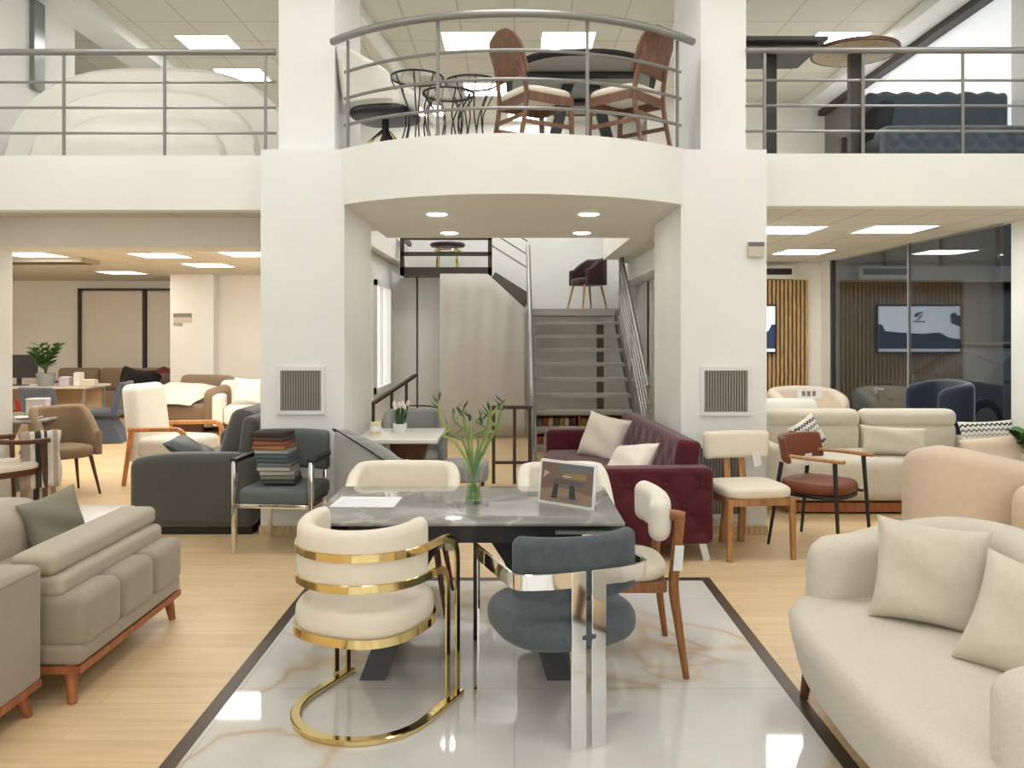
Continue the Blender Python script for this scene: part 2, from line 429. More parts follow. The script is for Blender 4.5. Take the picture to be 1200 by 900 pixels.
# bright window in the alcove's left wall
w1 = thing('window_1', 'w', 'window'); del w1['label']; del w1['category']; w1['kind'] = 'structure'
bm = NB()
for a, b in (((-1.93,11.05,.75),(-1.86,11.13,2.3)), ((-1.93,12.32,.75),(-1.86,12.4,2.3)), ((-1.93,11.05,2.22),(-1.86,12.4,2.3)), ((-1.93,11.05,.75),(-1.84,12.4,.83)), ((-1.93,11.68,.83),(-1.88,11.74,2.22))): box(bm, a, b)
obj('window_frame', bm, M['trimwhite'], w1, False)
obj('window_pane', B((-1.99,11.1,.8),(-1.97,12.35,2.25)), emis('lit_window_pane', (1,.97,.9), 1.1), w1, False)
# blinds with dark frame on the left back wall
w2 = thing('window_2', 'w', 'window'); del w2['label']; del w2['category']; w2['kind'] = 'structure'
bm = NB()
for a, b in (((-8.80,16.5,0),(-8.74,16.6,2.45)), ((-7.50,16.5,0),(-7.44,16.6,2.45)), ((-8.80,16.5,2.42),(-6.1,16.6,2.46))): box(bm, a, b)
obj('window_frame', bm, M['dkframe'], w2, False)
obj('roller_blind', B((-8.74,16.55,0),(-7.52,16.58,2.40)), M['blind'], w2, False)
obj('roller_blind', B((-7.42,16.55,0),(-6.2,16.58,2.40)), M['blind'], w2, False)
# dark slit on the upper left wall
bm = B((-4.75, 8.02, 3.98), (-4.70, 8.20, ZC)); o = struct('window_3', bm, mat('grey_glazing', lin(120,128,128), .2))
# right glazing: street side
w4 = thing('window_4', 'w', 'window'); del w4['label']; del w4['category']; w4['kind'] = 'structure'
obj('window_pane', B((4.60,7.72,.0),(4.61,9.55,ZL)), M['glasspane'], w4, False)
obj('window_pane', B((4.60,9.57,.0),(4.61,11.88,ZL)), M['glasspane'], w4, False)
bm = B((4.585,9.55,0),(4.625,9.57,ZL)); obj('window_joint', bm, mat('silicone_joint', lin(150,152,148), .4), w4, False)
bm = B((4.56,11.86,0),(4.66,12.2,ZL)); obj('window_post', bm, M['whiteb'], w4, False)
bm = B((4.57,11.80,0),(4.63,11.87,ZL)); obj('window_frame', bm, M['dkframe'], w4, False)
# upper right glazing with pale blind and dark head track
w5 = thing('window_5', 'w', 'window'); del w5['label']; del w5['category']; w5['kind'] = 'structure'
obj('window_blind', B((4.64,7.72,ZM),(4.68,11.3,4.80)), emis('daylight_blind', (.86,.93,1.0), .55), w5, False)
obj('head_track', B((4.52,6.2,4.80),(4.68,12.2,4.90)), M['dkframe'], w5, False)
obj('ceiling_cove', B((4.22,6.6,4.88),(4.68,12.2,ZC)), M['white'], w5, False)
obj('side_panel', B((4.62,11.3,ZM),(4.68,12.2,4.8)), mat('grey_panel', lin(128,124,120), .7), w5, False)
bm = B((-4.75,7.0,4.86),(-4.35,13.4,ZC)); struct('beam_upper_left', bm, M['white'])
bm = NB(); sweep(bm, [(-1.75,7.6,4.95),(-1.2,13.4,4.95)], rectp(.12,.1)); sweep(bm, [(1.75,7.6,4.95),(2.0,13.4,4.95)], rectp(.12,.1)); struct('trim_2', bm, M['white'])
# slat wall
sw = thing('slat_wall_panel', 'tall oak slat wall panel on the back wall behind the pale round chair', 'wall panel', (3.45,12.2,.0))
obj('backing', B((-.9,-.03,.05),(.9,0,2.36)), M['slatback'], sw, False)
for i in range(30):
    x = -.88 + i*.0607
    obj('slat', B((x-.019,-.06,.05),(x+.019,-.03,2.36)), M['slat'], sw, False)
# street outside the right glazing
bm = B((4.9, 0, -.15), (30, 30, -.05)); struct('street', bm, mat('asphalt', (.04,.04,.042), .8))
fb = thing('building_facade', 'dark building across the street with vertical cladding strips seen through the glass', 'building', (12,16,-.05), 0)
obj('wall', B((-7,0,0),(9,.4,7)), mat('facade_dark', lin(60,66,70), .8), fb, False)
for i in range(14):
    obj('cladding_strip', B((-7+i*1.1,-.12,2.9),(-6.93+i*1.1,0,6.4)), mat('facade_strip', lin(30,34,36), .7) if i==0 else bpy.data.materials['facade_strip'], fb, False)
obj('ledge', B((-7,-.25,2.6),(9,0,2.9)), mat('facade_ledge', lin(98,100,98), .8), fb, False)
area('street_fill', (8.5, 11.2, 6.0), 4, 4, 480, (0,0,0), (.95,.97,1))  # added fill lamp that brightens the car and facade outside
# ------------------------------------------------------------------ lights
def panel(loc, label, group, sx=.6, sy=.6, m='panel', nm='ceiling_light'):
    t = thing(nm, label, 'ceiling light', loc, 0, group)
    bm = NB()
    for a, b in (((-sx/2-.02,-sy/2-.02,-.012),(sx/2+.02,-sy/2,0)), ((-sx/2-.02,sy/2,-.012),(sx/2+.02,sy/2+.02,0)), ((-sx/2-.02,-sy/2,-.012),(-sx/2,sy/2,0)), ((sx/2,-sy/2,-.012),(sx/2+.02,sy/2,0))): box(bm, a, b)
    obj('frame', bm, M['trimwhite'], t, False)
    obj('diffuser', B((-sx/2,-sy/2,-.008),(sx/2,sy/2,-.002)), M[m], t, False)
    return t
ZLp = ZL
G1 = 'square light panels in the left showroom ceiling'
for x, y, lb in ((-4.75,11.0,'square LED panel above the brown corner sofa, centre of the left ceiling'), (-4.70,12.6,'square LED panel nearest the white back pier in the left ceiling'),
                 (-6.4,10.9,'leftmost square LED panel in the left ceiling'), (-3.5,10.8,'square LED panel cut off by the left column'),
                 (-2.95,9.2,'square LED panel hidden behind the drop beam left of the column'), (-6.8,14.2,'far small LED panel close to the beige blinds'), (-8.6,12.6,'added unseen LED panel at far left over the office desk'), (-6.4,8.7,'added LED panel hidden behind the drop beam above the tan chair'), (-8.6,8.9,'added LED panel hidden behind the drop beam at far left'), (-3.2,12.4,'added LED panel hidden by the left column over the white armchair'), (-4.6,8.9,'added unseen LED panel just behind the drop beam above the cream armchair')):  # desk panel and last four are added out of view to brighten this bay
    panel((x,y,ZLp), lb, G1)
G2 = 'square light panels in the right showroom ceiling'
for x, y, lb in ((2.72,8.2,'square LED panel cut off by the right column, nearest'), (3.77,8.15,'square LED panel nearest the street glass on the right'), (3.70,10.5,'square LED panel farthest back before the slat wall'), (2.5,10.6,'added unseen LED panel farther back behind the right column')):  # last panel is added out of view for extra light
    panel((x,y,ZLp), lb, G2)
G3 = 'light panels in the upper ceiling'
for x, y, lb in ((-3.6,9.7,'upper LED panel above the white sofa back, nearer one'), (-3.6,10.9,'upper LED panel above the white sofa back, farther one'), (-.53,9.6,'upper LED panel above the wire stools'),
                 (.62,9.6,'upper LED panel above the dark folded table'), (-.4,11.5,'upper LED panel low behind the wire stools'), (3.75,9.6,'upper LED panel over the square black bar table'), (.6,11.6,'upper LED panel behind the wooden chairs'), (.2,12.9,'added upper LED panel over the stair landing'), (-1.4,12.6,'added upper LED panel over the glazed stair landing')):  # last two panels are added to lighten the stairwell
    panel((x,y,ZC), lb, G3, m='panelup')
for i, (x, y) in enumerate(((-2.6,4.6),(0,4.6),(2.6,4.6),(-2.6,1.6),(0,1.6),(2.6,1.6),(-2.6,-1.5),(0,-1.5),(2.6,-1.5),(-3.6,5.7),(0,5.6),(3.6,5.7))):  # panels above the view, added to light the hall and mezzanine front
    panel((x,y,ZC), 'added unseen LED fill panel in the high ceiling over the marble floor', 'added fill panels over the double-height hall', 1.2, .6, 'hallfill')
for x, y, lb in ((-.66,6.97,'front left'), (.63,6.97,'front right'), (-.66,8.3,'back left'), (.68,8.3,'back right')):
    t = thing('downlight', f'round recessed downlight in the balcony soffit, {lb} of four', 'downlight', (x,y,2.595), 0, 'balcony soffit downlights')
    obj('rim', LA([(.0001,-.003),(.105,-.003),(.105,0),(.0001,0)], n=28), M['trimwhite'], t)
    obj('lens', LA([(.0001,-.008),(.07,-.008),(.085,-.0035),(.0001,-.0035)], n=28), M['down'], t)
area('front_fill', (0,-3.9,2.7), 7, 3.6, 125, (90,0,0), (.94,.97,1))  # added fill lamp behind the camera for frontal light
area('left_bay_fill', (-6.5,7.95,2.45), 7, .2, 90, (78,0,0), (1,.95,.88))  # added lamp hidden behind the drop beam, brightens the left back walls
# AC units
t = thing('ceiling_vent', 'grey slatted air conditioning cassette in the left ceiling', 'air conditioner', (-6.9,11.6,ZL))
obj('housing', B((-.9,-.25,-.06),(.9,.25,0)), mat('vent_grey', lin(170,164,148), .6), t, False)
for i in range(4): obj('slat', B((-.84,-.2+i*.11,-.066),(.84,-.13+i*.11,-.058)), M['ventdark'], t, False)
t = thing('ceiling_vent', 'narrow dark air slot in the left ceiling near the column', 'air conditioner', (-3.5,10.1,ZL))
obj('housing', B((-.5,-.08,-.03),(.5,.08,0)), M['vent'], t, False)
obj('slot', B((-.45,-.05,-.034),(.45,.05,-.03)), M['ventdark'], t, False)
t = thing('wall_air_vent', 'black air conditioning outlet above the oak slats', 'air conditioner', (3.72,12.2,2.43))
obj('housing', B((-.4,-.14,-.06),(.42,0,.14)), M['whiteb'], t, False)
obj('slot', B((-.36,-.15,.0),(.36,-.14,.09)), M['black'], t, False)
# wall vents on the columns
def wallvent(x0, x1, z0, z1, y, lb):
    t = thing('wall_vent', lb, 'vent', ((x0+x1)/2, y, z0)); w_ = (x1-x0)/2; h = z1-z0
    bm = NB()
    for a, b in (((-w_-.03,-.02,-.03),(w_+.03,0,0)), ((-w_-.03,-.02,h),(w_+.03,0,h+.03)), ((-w_-.03,-.02,0),(-w_,0,h)), ((w_,-.02,0),(w_+.03,0,h))): box(bm, a, b)
    obj('frame', bm, M['trimwhite'], t, False)
    obj('backing', B((-w_,-.006,0),(w_,0,h)), M['ventdark'], t, False)
    for i in range(16):
        x = -w_ + (i+.5)*2*w_/16
        obj('louvre', B((x-.006,-.014,0),(x+.006,-.006,h)), M['vent'], t, False)
wallvent(-1.84,-1.52,.975,1.29,6.45,'square louvred wall vent with white frame high on the left column')
wallvent(1.49,1.83,.965,1.29,6.45,'square louvred wall vent with white frame high on the right column')
wallvent(1.42,1.80,.16,.68,6.45,'lower wall vent near the floor on the right column, behind the cream wooden chair')
t = thing('thermostat', 'small beige control box with grey top on the right column', 'control box', (1.895,6.45,2.18))
obj('case', RB((0,-.014,.06),(.13,.028,.12),.006,1,2), mat('beige_plastic', lin(206,200,182), .6), t)
obj('display', B((-.062,-.03,.085),(.062,-.027,.118)), mat('grey_display', lin(112,110,104), .5), t, False)
t = thing('wall_sign', 'small beige and grey notice plate on the white back pier', 'sign', (-5.98,14.75,1.75))
obj('plate', B((-.16,-.01,.0),(.17,0,.17)), mat('sign_cream', lin(205,196,178), .7), t, False)
obj('heading', B((-.16,-.014,.1),(.17,-.01,.17)), mat('sign_grey', lin(140,132,116), .7), t, False)
obj('lower_tab', B((-.16,-.014,-.05),(.0,0,.0)), mat('sign_tab', lin(170,158,138), .7), t, False)
# ------------------------------------------------------------------ railings
def railing(label, x0, x1, y, posts, z=ZM+.005):
    t = thing('balcony_railing', label, 'railing', (0,y,z))
    obj('handrail', TB([(x0,0,.835),(x1,0,.835)], .026, 12), M['steel'], t)
    for h in (.60,.395,.19): obj('rail', TB([(x0,.02,h),(x1,.02,h)], .011, 8), M['steel'], t)
    for px in posts: obj('post', SW([(px,.0,0),(px,.0,.82)], rectp(.022,.012), up=(0,1,0)), M['steel'], t, False)
railing('straight steel railing on the left mezzanine in front of the white sofa back', -4.74, -1.92, 6.58, (-4.7,-3.62,-2.81,-2.0))
railing('straight steel railing on the right mezzanine in front of the tufted sofa', 1.86, 4.66, 6.58, (2.01,2.80,3.60,4.12), ZM+.02)
t = thing('balcony_railing', 'curved steel railing around the round balcony in the middle', 'railing', (0,0,ZM+.035))
ar = lambda R, z, e=0: [(x, y, z) for x, y in arc(R, 32, e)]
obj('handrail', TB(ar(Rr+.03, .855, .04), .03, 12), M['steel'], t)
for h in (.61,.40,.19): obj('rail', TB(ar(Rr-.03, h), .013, 8), M['steel'], t)
A_ = math.asin(hw/Rr)
for f in (.02,.31,.69,.98):
    a = -A_ + 2*A_*f; x, y = cx + (Rr-.015)*math.sin(a), cyc - (Rr-.015)*math.cos(a)
    obj('post', SW([(x,y,0),(x,y,.84)], rectp(.024,.014), up=(math.sin(a),-math.cos(a),0)), M['steel'], t, False)
# ------------------------------------------------------------------ staircase
st = thing('staircase', 'open steel staircase with grey treads rising behind the maroon sofa', 'staircase', (0,0,0))
def sz(k): return 1.93 - .19*k
for k in range(1, 10):
    y = 12.1 - .262*k
    obj('tread', B((.27,y-.02,sz(k)-.045),(1.5,y+.26,sz(k))), M['tread'], st, False)
for x in (.25,1.5):
    obj('stringer', SW([(x,12.15,1.93-.12),(x,9.45,-.01)], rectp(.03,.22), up=(0,0,1)), M['darksteel'], st, False)
obj('stringer', SW([(1.27,12.15,1.75),(1.27,12.15,0)], rectp(.1,.06), up=(0,1,0)), M['darksteel'], st, False)
obj('landing', B((.2,12.1,1.83),(1.56,13.35,1.93)), M['tread'], st, False)
# side railings
hr = obj('handrail', TB([(1.56,9.55,.95),(1.56,12.2,2.85)], .028, 10), M['steel'], st)
for d in (.2,.36,.52,.68): obj('rail', TB([(1.56,9.55,.95-d),(1.56,12.2,2.85-d)], .012, 8), M['steel'], st)
for y, z in ((9.6,.98),(10.9,1.92),(12.15,2.82)): obj('post', SW([(1.56,y,z-.95),(1.56,y,z)], rectp(.04,.015), up=(1,0,0)), M['steel'], st, False)
obj('handrail', TB([(.2,9.4,.30),(.2,9.4,.84),(.2,9.45,.90),(.2,12.2,2.86)], .034, 10), M['steel'], st)
for d in (.25,.45,.65): obj('rail', TB([(.2,9.4,.86-d),(.2,12.2,2.86-d)], .012, 8), M['steel'], st)
for y, z in ((9.45,.88),(12.15,2.82)): obj('post', SW([(.2,y,max(0,z-1.0)),(.2,y,z)], rectp(.05,.03), up=(1,0,0)), M['steel'], st, False)
# second flight to the left and upper landing
t = thing('upper_stair_flight', 'short dark steel flight and glazed landing at upper left of the staircase', 'staircase', (0,0,0))
obj('stringer', SW([(.2,12.35,2.03),(-.36,12.35,2.38)], rectp(.04,.26), up=(0,0,1)), M['darksteel'], t, False)
obj('stringer', SW([(.2,13.2,2.03),(-.36,13.2,2.38)], rectp(.04,.26), up=(0,0,1)), M['darksteel'], t, False)
for i in range(3): obj('tread', B((.02-.2*i-.2,12.36,2.03+.16*i),(.02-.2*i+.02,13.2,2.07+.16*i)), M['tread'], t, False)
obj('landing', B((-1.72,12.35,2.44),(-.37,13.35,2.52)), M['darksteel'], t, False)
for d in (.42,.62,.82): obj('rail', TB([(.2,12.34,2.13+d),(-.36,12.34,2.48+d)], .012, 8), M['steel'], t)
bm = NB()
for a, b in (((-1.72,12.3,2.44),(-.34,12.35,2.56)), ((-1.72,12.3,2.73),(-.34,12.35,2.79)), ((-1.72,12.3,2.97),(-.34,12.35,3.04)), ((-1.72,12.3,2.44),(-1.66,12.35,3.04)), ((-.40,12.3,2.44),(-.34,12.35,3.04)), ((-1.72,12.35,2.44),(-1.67,13.3,2.56)), ((-1.72,12.35,2.97),(-1.67,13.3,3.04))): box(bm, a, b)
obj('balustrade_frame', bm, M['dkframe'], t, False)
# curtain panel below the landing
def curtain():
    bm = NB(); nx, nz = 60, 10; g = []
    for i in range(nx+1):
        u = i/nx; col_ = []
        for k in range(nz+1):
            v = k/nz
            zt = 2.46 if u < .56 else 2.46 - (u-.56)/.44*.52
            x = -1.12 + u*1.28
            y = 12.28 - .0 + .013*math.sin(u*34-v*4)*(v**2) + .008*math.sin(u*15+1)
            col_.append(bm.verts.new((x, y, .02 + v*(zt-.02))))
        g.append(col_)
    for i in range(nx):
        for k in range(nz): bm.faces.new([g[i][k],g[i+1][k],g[i+1][k+1],g[i][k+1]])
    return bm
o = obj('curtain', curtain(), M['curtain']); tag(o, 'taupe cloth panel hanging under the upper stair landing', 'curtain')
so = o.modifiers.new('thick','SOLIDIFY'); so.thickness = .006
bm = B((-1.9,12.9,0),(-1.55,13.4,2.44)); box(bm, (-1.52,12.9,0),(-1.13,13.4,2.44)); struct('wall_alcove_panel', bm, M['white'])
# brown railings
def brownrail(label, pts, posts):
    t = thing('stair_guard_rail', label, 'railing', (0,0,0))
    obj('top_rail', SW(pts, rectp(.05,.035)), M['brownsteel'], t, False)
    for (x,y,z0,z1) in posts: obj('post', SW([(x,y,z0),(x,y,z1)], rectp(.035,.035), up=(0,1,0)), M['brownsteel'], t, False)
    return t
t = brownrail('dark brown metal guard rail standing left of the stair foot', [(-.24,8.6,.80),(.19,8.6,.80)], [(-.22,8.6,0,.79),(.0,8.6,0,.79),(.16,8.6,0,.79)])
obj('bottom_rail', SW([(-.22,8.6,.22),(.16,8.6,.22)], rectp(.03,.03)), M['brownsteel'], t, False)
t = brownrail('sloping brown metal handrail beside the alcove window', [(-1.72,9.9,.72),(-1.28,10.6,1.03)], [(-1.71,9.92,0,.72),(-1.53,10.2,0,.84),(-1.38,10.45,0,.95)])
# ================================================================== furniture: helpers
def outline(hw, hd, e=3.2, n=40, f=None):
    """superellipse plan outline; f(x, y) adjusts"""
    out = []
    for i in range(n):
        a = 2*PI*i/n; c, s = math.cos(a), math.sin(a)
        x = hw*math.copysign(abs(c)**(2/e), c); y = hd*math.copysign(abs(s)**(2/e), s)
        out.append(f(x, y) if f else (x, y))
    return out
def rslab(bm, out, z0, z1, r, puff=0, c=(0,0), k=4):
    """cushion with a plan outline and rounded edges"""
    cx_ = sum(p[0] for p in out)/len(out); cy_ = sum(p[1] for p in out)/len(out)
    R = max(math.hypot(p[0]-cx_, p[1]-cy_) for p in out)
    rings = []
    def ring(ins, z):
        q = 1 - ins/R
        return [V((c[0]+cx_+(x-cx_)*q, c[1]+cy_+(y-cy_)*q, z)) for x, y in out]
    for q in (.02, .5): rings.append(ring(R*(1-q)*.999, z0))
    for i in range(k+1):
        a = PI/2*i/k; rings.append(ring(r*(1-math.sin(a)), z0 + r*(1-math.cos(a))))
    for i in range(k+1):
        a = PI/2*i/k; rings.append(ring(r*(1-math.cos(a)), z1 - r + r*math.sin(a)))
    for q in (.8, .6, .35, .15, .02): rings.append(ring(r + (R-r)*(1-q), z1 + puff*(1-q**2)))
    return loft(bm, rings)
def RS(*a, **k): return rslab(NB(), *a, **k)
def shell(bm, path, th, z0, zt, k=6, er=.5, lean=0, z0f=None):
    """upright padded wall along a plan path; zt(t)=top height; rounded top and rounded ends"""
    P = [V((p[0], p[1], 0)) for p in path]; n = len(P); rings = []
    L = [0]
    for i in range(1, n): L.append(L[-1] + (P[i]-P[i-1]).length)
    tot = L[-1]
    for i in range(n):
        t = (P[min(i+1,n-1)] - P[max(i-1,0)]).normalized(); s = V((t.y, -t.x, 0))
        u = L[i]/tot; d = min(L[i], tot-L[i]); rr = th*er
        q = 1 if d >= rr else math.sqrt(max(.0004, 1-(1-d/rr)**2))
        top = zt(u); b = z0f(u) if z0f else z0
        h = th/2*max(q, .05); rt = min(th/2, (top-b)/2.2)
        top2 = top - rt*(1-q)*.8
        ring = [P[i] + s*h + V((0,0,b)), P[i] + s*h*1.0 + V((0,0,(b+top2-rt)/2))]
        for j in range(k+1):
            a = PI*j/k
            ring.append(P[i] + s*(h*math.cos(a)) + V((0,0,top2 - rt + rt*math.sin(a))) - s*lean*(1)*0)
        ring += [P[i] - s*h + V((0,0,(b+top2-rt)/2)), P[i] - s*h + V((0,0,b))]
        if lean:
            for p in ring: p += s*lean*((p.z-b)/max(.01, top-b))
        rings.append(ring)
    return loft(bm, rings)
def dense(path, n=8):
    """refine ends so rounded ends look smooth"""
    P = cr(path, n); a, b = P[0], P[1]; c, d = P[-1], P[-2]
    pre = [a + (b-a)*t for t in (0, .06, .2, .45, .75)]; post = [c + (d-c)*t for t in (.75, .45, .2, .06, 0)]
    return pre + P[1:-1] + post
M['creamfab'] = fabric('cream_boucle', lin(238,231,216), .95, .06, 6, 320, .4)
M['creamchair'] = fabric('cream_chair_fabric', lin(236,226,206), .92, .05, 6, 300, .3)
M['goldchairfab'] = fabric('pale_cream_fabric', lin(232,222,204), .92, .06, 6, 300, .3)
M['bluegrey'] = fabric('blue_grey_chenille', lin(86,93,98), .95, .22, 30, 340, .5)
M['sofacream'] = fabric('cream_linen_weave', lin(214,206,190), .95, .08, 110, 260, .45)
M['greige'] = fabric('greige_velvet', lin(160,149,131), .85, .1, 5, 300, .2, .5)
M['greige2'] = fabric('light_greige_linen', lin(182,171,151), .9, .06, 5, 300, .25, .4)
M['greypil'] = fabric('grey_pillow_fabric', lin(142,136,120), .9, .08, 6, 300, .3)
M['greyvelvet'] = fabric('dark_grey_velvet', lin(86,86,80), .8, .22, 2.5, 200, .15, .7)
M['greyleather'] = fabric('grey_leather', lin(100,107,107), .5, .08, 8, 150, .15, 0)
M['maroon'] = fabric('maroon_velvet', lin(86,30,41), .75, .2, 5, 200, .12, .3)
M['offwhite'] = fabric('off_white_pillow', lin(236,226,212), .95, .04, 8, 260, .3)
M['pillowcream'] = fabric('cream_pillow_linen', lin(214,206,188), .95, .06, 30, 260, .45)
M['pinkbeige'] = fabric('pinkish_beige_boucle', lin(226,206,182), .95, .05, 20, 260, .45)
M['sofabeige'] = fabric('beige_green_linen', lin(210,203,186), .95, .06, 20, 260, .3)
M['walnut'] = wood('walnut_wood', lin(150,98,56), .45)
M['oak'] = wood('oak_wood', lin(176,128,80), .45)
M['redwood'] = wood('reddish_beech', lin(160,98,62), .42)
M['orangewood'] = wood('orange_beech', lin(206,140,84), .42)
M['darkwood'] = wood('dark_walnut', lin(92,58,38), .45)
M['rust'] = fabric('rust_leather', lin(122,68,46), .42, .1, 6, 150, .12, 0)
M['ceramic'] = marble('grey_ceramic_top', lin(150,149,145), lin(182,179,172), lin(126,126,122), 1.5, .07, .35)
M['paper'] = mat('white_paper', (.85,.86,.88), .6)
M['tagpaper'] = mat('tag_paper', (.82,.82,.8), .6)
# ------------------------------------------------------------------ dining table
t = thing('dining_table', 'grey marble-look dining table with black frame at the centre', 'dining table', (-.22, 4.01, .004))
obj('table_top', RB((0,0,.748),(1.41,.84,.018),.006,1,2), M['ceramic'], t)
for s in (-1, 1):
    bm = NB()
    prism(bm, [(s*.69,-.40),(s*.69,.40),(s*.37,.40),(s*.40,-.40)][::s], .700, .714)
    obj('extension_leaf', bm, M['ceramic'], t, False)
obj('apron', B((-.52,-.37,.655),(.52,.37,.738)), M['black'], t, False)
obj('leaf_rail', B((-.66,-.30,.716),(.66,.30,.736)), M['black'], t, False)
for s in (-1, 1):
    bm = NB()
    rings = []
    for q in (0, .2, .5, .8, 1):
        x = s*(.14 + .29*q**.8); w_ = .09 + .03*q; d = .27 - .13*math.sin(q*PI)*.6
        rings.append([V((x-w_/2*1,-d,.66*(1-q))), V((x+w_/2,-d,.66*(1-q))), V((x+w_/2,d,.66*(1-q))), V((x-w_/2,d,.66*(1-q)))])
    obj('pedestal_leg', loft(bm, rings), M['black'], t, False)
TZ = .004 + .757
# ------------------------------------------------------------------ gold hoop chair
t = thing('hoop_armchair', 'cream padded armchair on a polished gold hoop frame, left front of the table', 'armchair', (-.625, 3.45, .004), 156)
W = .288
def uarc(y0, z, r=W, n=20): return [V((-r, y0, z))] + [V((-r*math.cos(PI*i/n), r*math.sin(PI*i/n), z)) for i in range(n+1)] + [V((r, y0, z))]
obj('base_hoop', SW(uarc(-.30, .011), rrect(.042,.022,.004,1)), M['gold'], t)
def hoop(y0, z):
    pts = [V((-W,y0,.02))] + fillet([(-W,y0,.03),(-W,y0,z),(-W,.0,z)], .13, 8)[1:-1]
    pts += [V((-W*math.cos(PI*i/20), W*math.sin(PI*i/20), z)) for i in range(21)]
    pts += [V((-p.x, p.y, p.z)) for p in reversed([V((-W,y0,.02))] + fillet([(-W,y0,.03),(-W,y0,z),(-W,.0,z)], .13, 8)[1:-1])]
    return SW(pts, rrect(.010,.034,.002,1), up=(0,1,0))
obj('back_hoop', hoop(-.275, .715), M['gold'], t, label='upper gold band round the back, ending in the outer front legs')
obj('back_hoop', hoop(-.185, .595), M['gold'], t, label='lower gold band round the back, ending in the inner front legs')
f = lambda x, y: (x, y)
so_ = outline(.265, .27, 2.6)
obj('seat', RS(so_, .375, .505, .05, .02), M['goldchairfab'], t)
obj('seat_band', SW([V((x*1.02, y*1.02, .385)) for x, y in so_], rectp(.010,.034), closed=True), M['gold'], t)
P = [(-.245*math.cos(a)*1.0, .245*math.sin(a)) for a in [math.radians(-14 + 208*i/20) for i in range(21)]]
bm = shell(NB(), dense(P,2), .075, .60, lambda u: .815 + .02*abs(2*u-1)**2, er=.5, z0f=lambda u: .60)
obj('backrest', bm, M['goldchairfab'], t)
# ------------------------------------------------------------------ blue-grey chrome chair
t = thing('chrome_armchair', 'blue-grey armchair with broad flat chrome legs, right front of the table', 'armchair', (.19, 3.39, .004), 200)
W = .285
for s in (-1, 1):
    obj('rear_leg', RB((s*.042,.272,.34),(.062,.014,.68),.003,1,1), M['chrome'], t, False)
    pts = [V((s*.016,.272,.65))] + [V((s*.14,.268,.65))] + fillet([(s*.16,.265,.65),(s*W,.235,.65),(s*W,-.25,.65)], .2, 10)
    obj('arm_band', SW(pts, rrect(.013,.062,.002,1)), M['chrome'], t)
    obj('front_leg', RB((s*W,-.25,.34),(.014,.058,.682),.003,1,1), M['chrome'], t, False)
so_ = outline(.29, .28, 2.7)
obj('seat', RS(so_, .365, .49, .055, .02), M['bluegrey'], t)
bm = RB((0,.225,.675),(.56,.075,.25),.036,(10,1,3),4,fn=bend(.36))
obj('backrest', bm, M['bluegrey'], t)
# ------------------------------------------------------------------ cream wooden chairs
def wood_chair(name, label, loc, rz, style):
    t = thing(name, label, 'chair', loc, rz)
    if style == 'capsule':
        so = outline(.235, .235, 3)
        obj('seat', RS(so, .425, .495, .034, .015), M['creamchair'], t)
        bm = SW([(-.215,-.20,.40),(.215,-.20,.40)], rectp(.05,.02)); 
        for a, b in (((-.2,.2,.40),(.2,.2,.40)), ((-.2,-.2,.40),(-.2,.2,.40)), ((.2,-.2,.40),(.2,.2,.40))): sweep(bm, [a, b], rectp(.025,.05))
        obj('seat_frame', bm, M['walnut'], t)
        for s in (-1, 1):
            obj('leg', LEG((s*.21,-.19,.42),(s*.235,-.225,0),.022,.014), M['walnut'], t)
            pts = [(s*.265,.29,0),(s*.25,.255,.25),(s*.245,.235,.42),(s*.245,.25,.6),(s*.245,.265,.735)]
            obj('leg', TB(cr(pts,5), .021, 10, scale=[.7+.45*min(1,i/9) for i in range(21)]), M['walnut'], t)
            obj('back_bracket', TB(fillet([(s*.245,.285,.735),(s*.235,.25,.742),(s*.20,.20,.74)],.03), .026, 10), M['walnut'], t)
        bm = RB((0,.205,.72),(.54,.10,.20),.049,(12,1,3),5,fn=bend(.75))
        obj('backrest', bm, M['creamfab'], t)
    else:
        so = outline(.25, .24, 5)
        obj('seat', RS(so, .43, .505, .03, .015), M['creamchair'], t)
        bm = NB()
        for a, b in (((-.22,-.21,.405),(.22,-.21,.405)), ((-.22,.2,.405),(.22,.2,.405)), ((-.22,-.21,.405),(-.22,.2,.405)), ((.22,-.21,.405),(.22,.2,.405))): sweep(bm, [a, b], rectp(.025,.05))
        obj('seat_frame', bm, M['oak'], t, False)
        for s in (-1, 1):
            obj('leg', sqleg((s*.23,-.215,.43),(s*.235,-.225,0),.042,.034), M['oak'], t)
            obj('leg', SW(cr([(s*.075,.30,0),(s*.065,.25,.3),(s*.06,.24,.5),(s*.06,.27,.66)],4), rrect(.05,.034,.006,2), up=(0,1,0)), M['oak'], t)
        bm = RB((0,.245,.75),(.52,.065,.205),.032,(10,1,3),4,fn=bend(.8), M=None)
        obj('backrest', bm, M['creamchair'], t)
    return t
wood_chair('dining_chair', 'cream dining chair with rounded capsule backrest on walnut legs, right of the table', (.50,4.03,.004), -90, 'capsule')
wood_chair('dining_chair', 'cream chair with oak legs standing by the right column beside the maroon sofa', (1.69,5.93,0), 8, 'bar')
def price_tag(lb, loc, rz, s=(.05,.12), ry=0):
    o = obj('price_tag', B((-s[0]/2,-.001,-s[1]),(s[0]/2,.001,0)), M['tagpaper'], None, False)
    tag(o, lb, 'price tag'); put(o, loc, 0, ry, rz); return o
price_tag('white price tag hanging from the walnut dining chair leg', (.755,3.745,.62), 25, (.05,.115), 6)
price_tag('white price tag hanging under the oak chair backrest', (1.80,6.115,.70), 20, (.07,.11), -12)
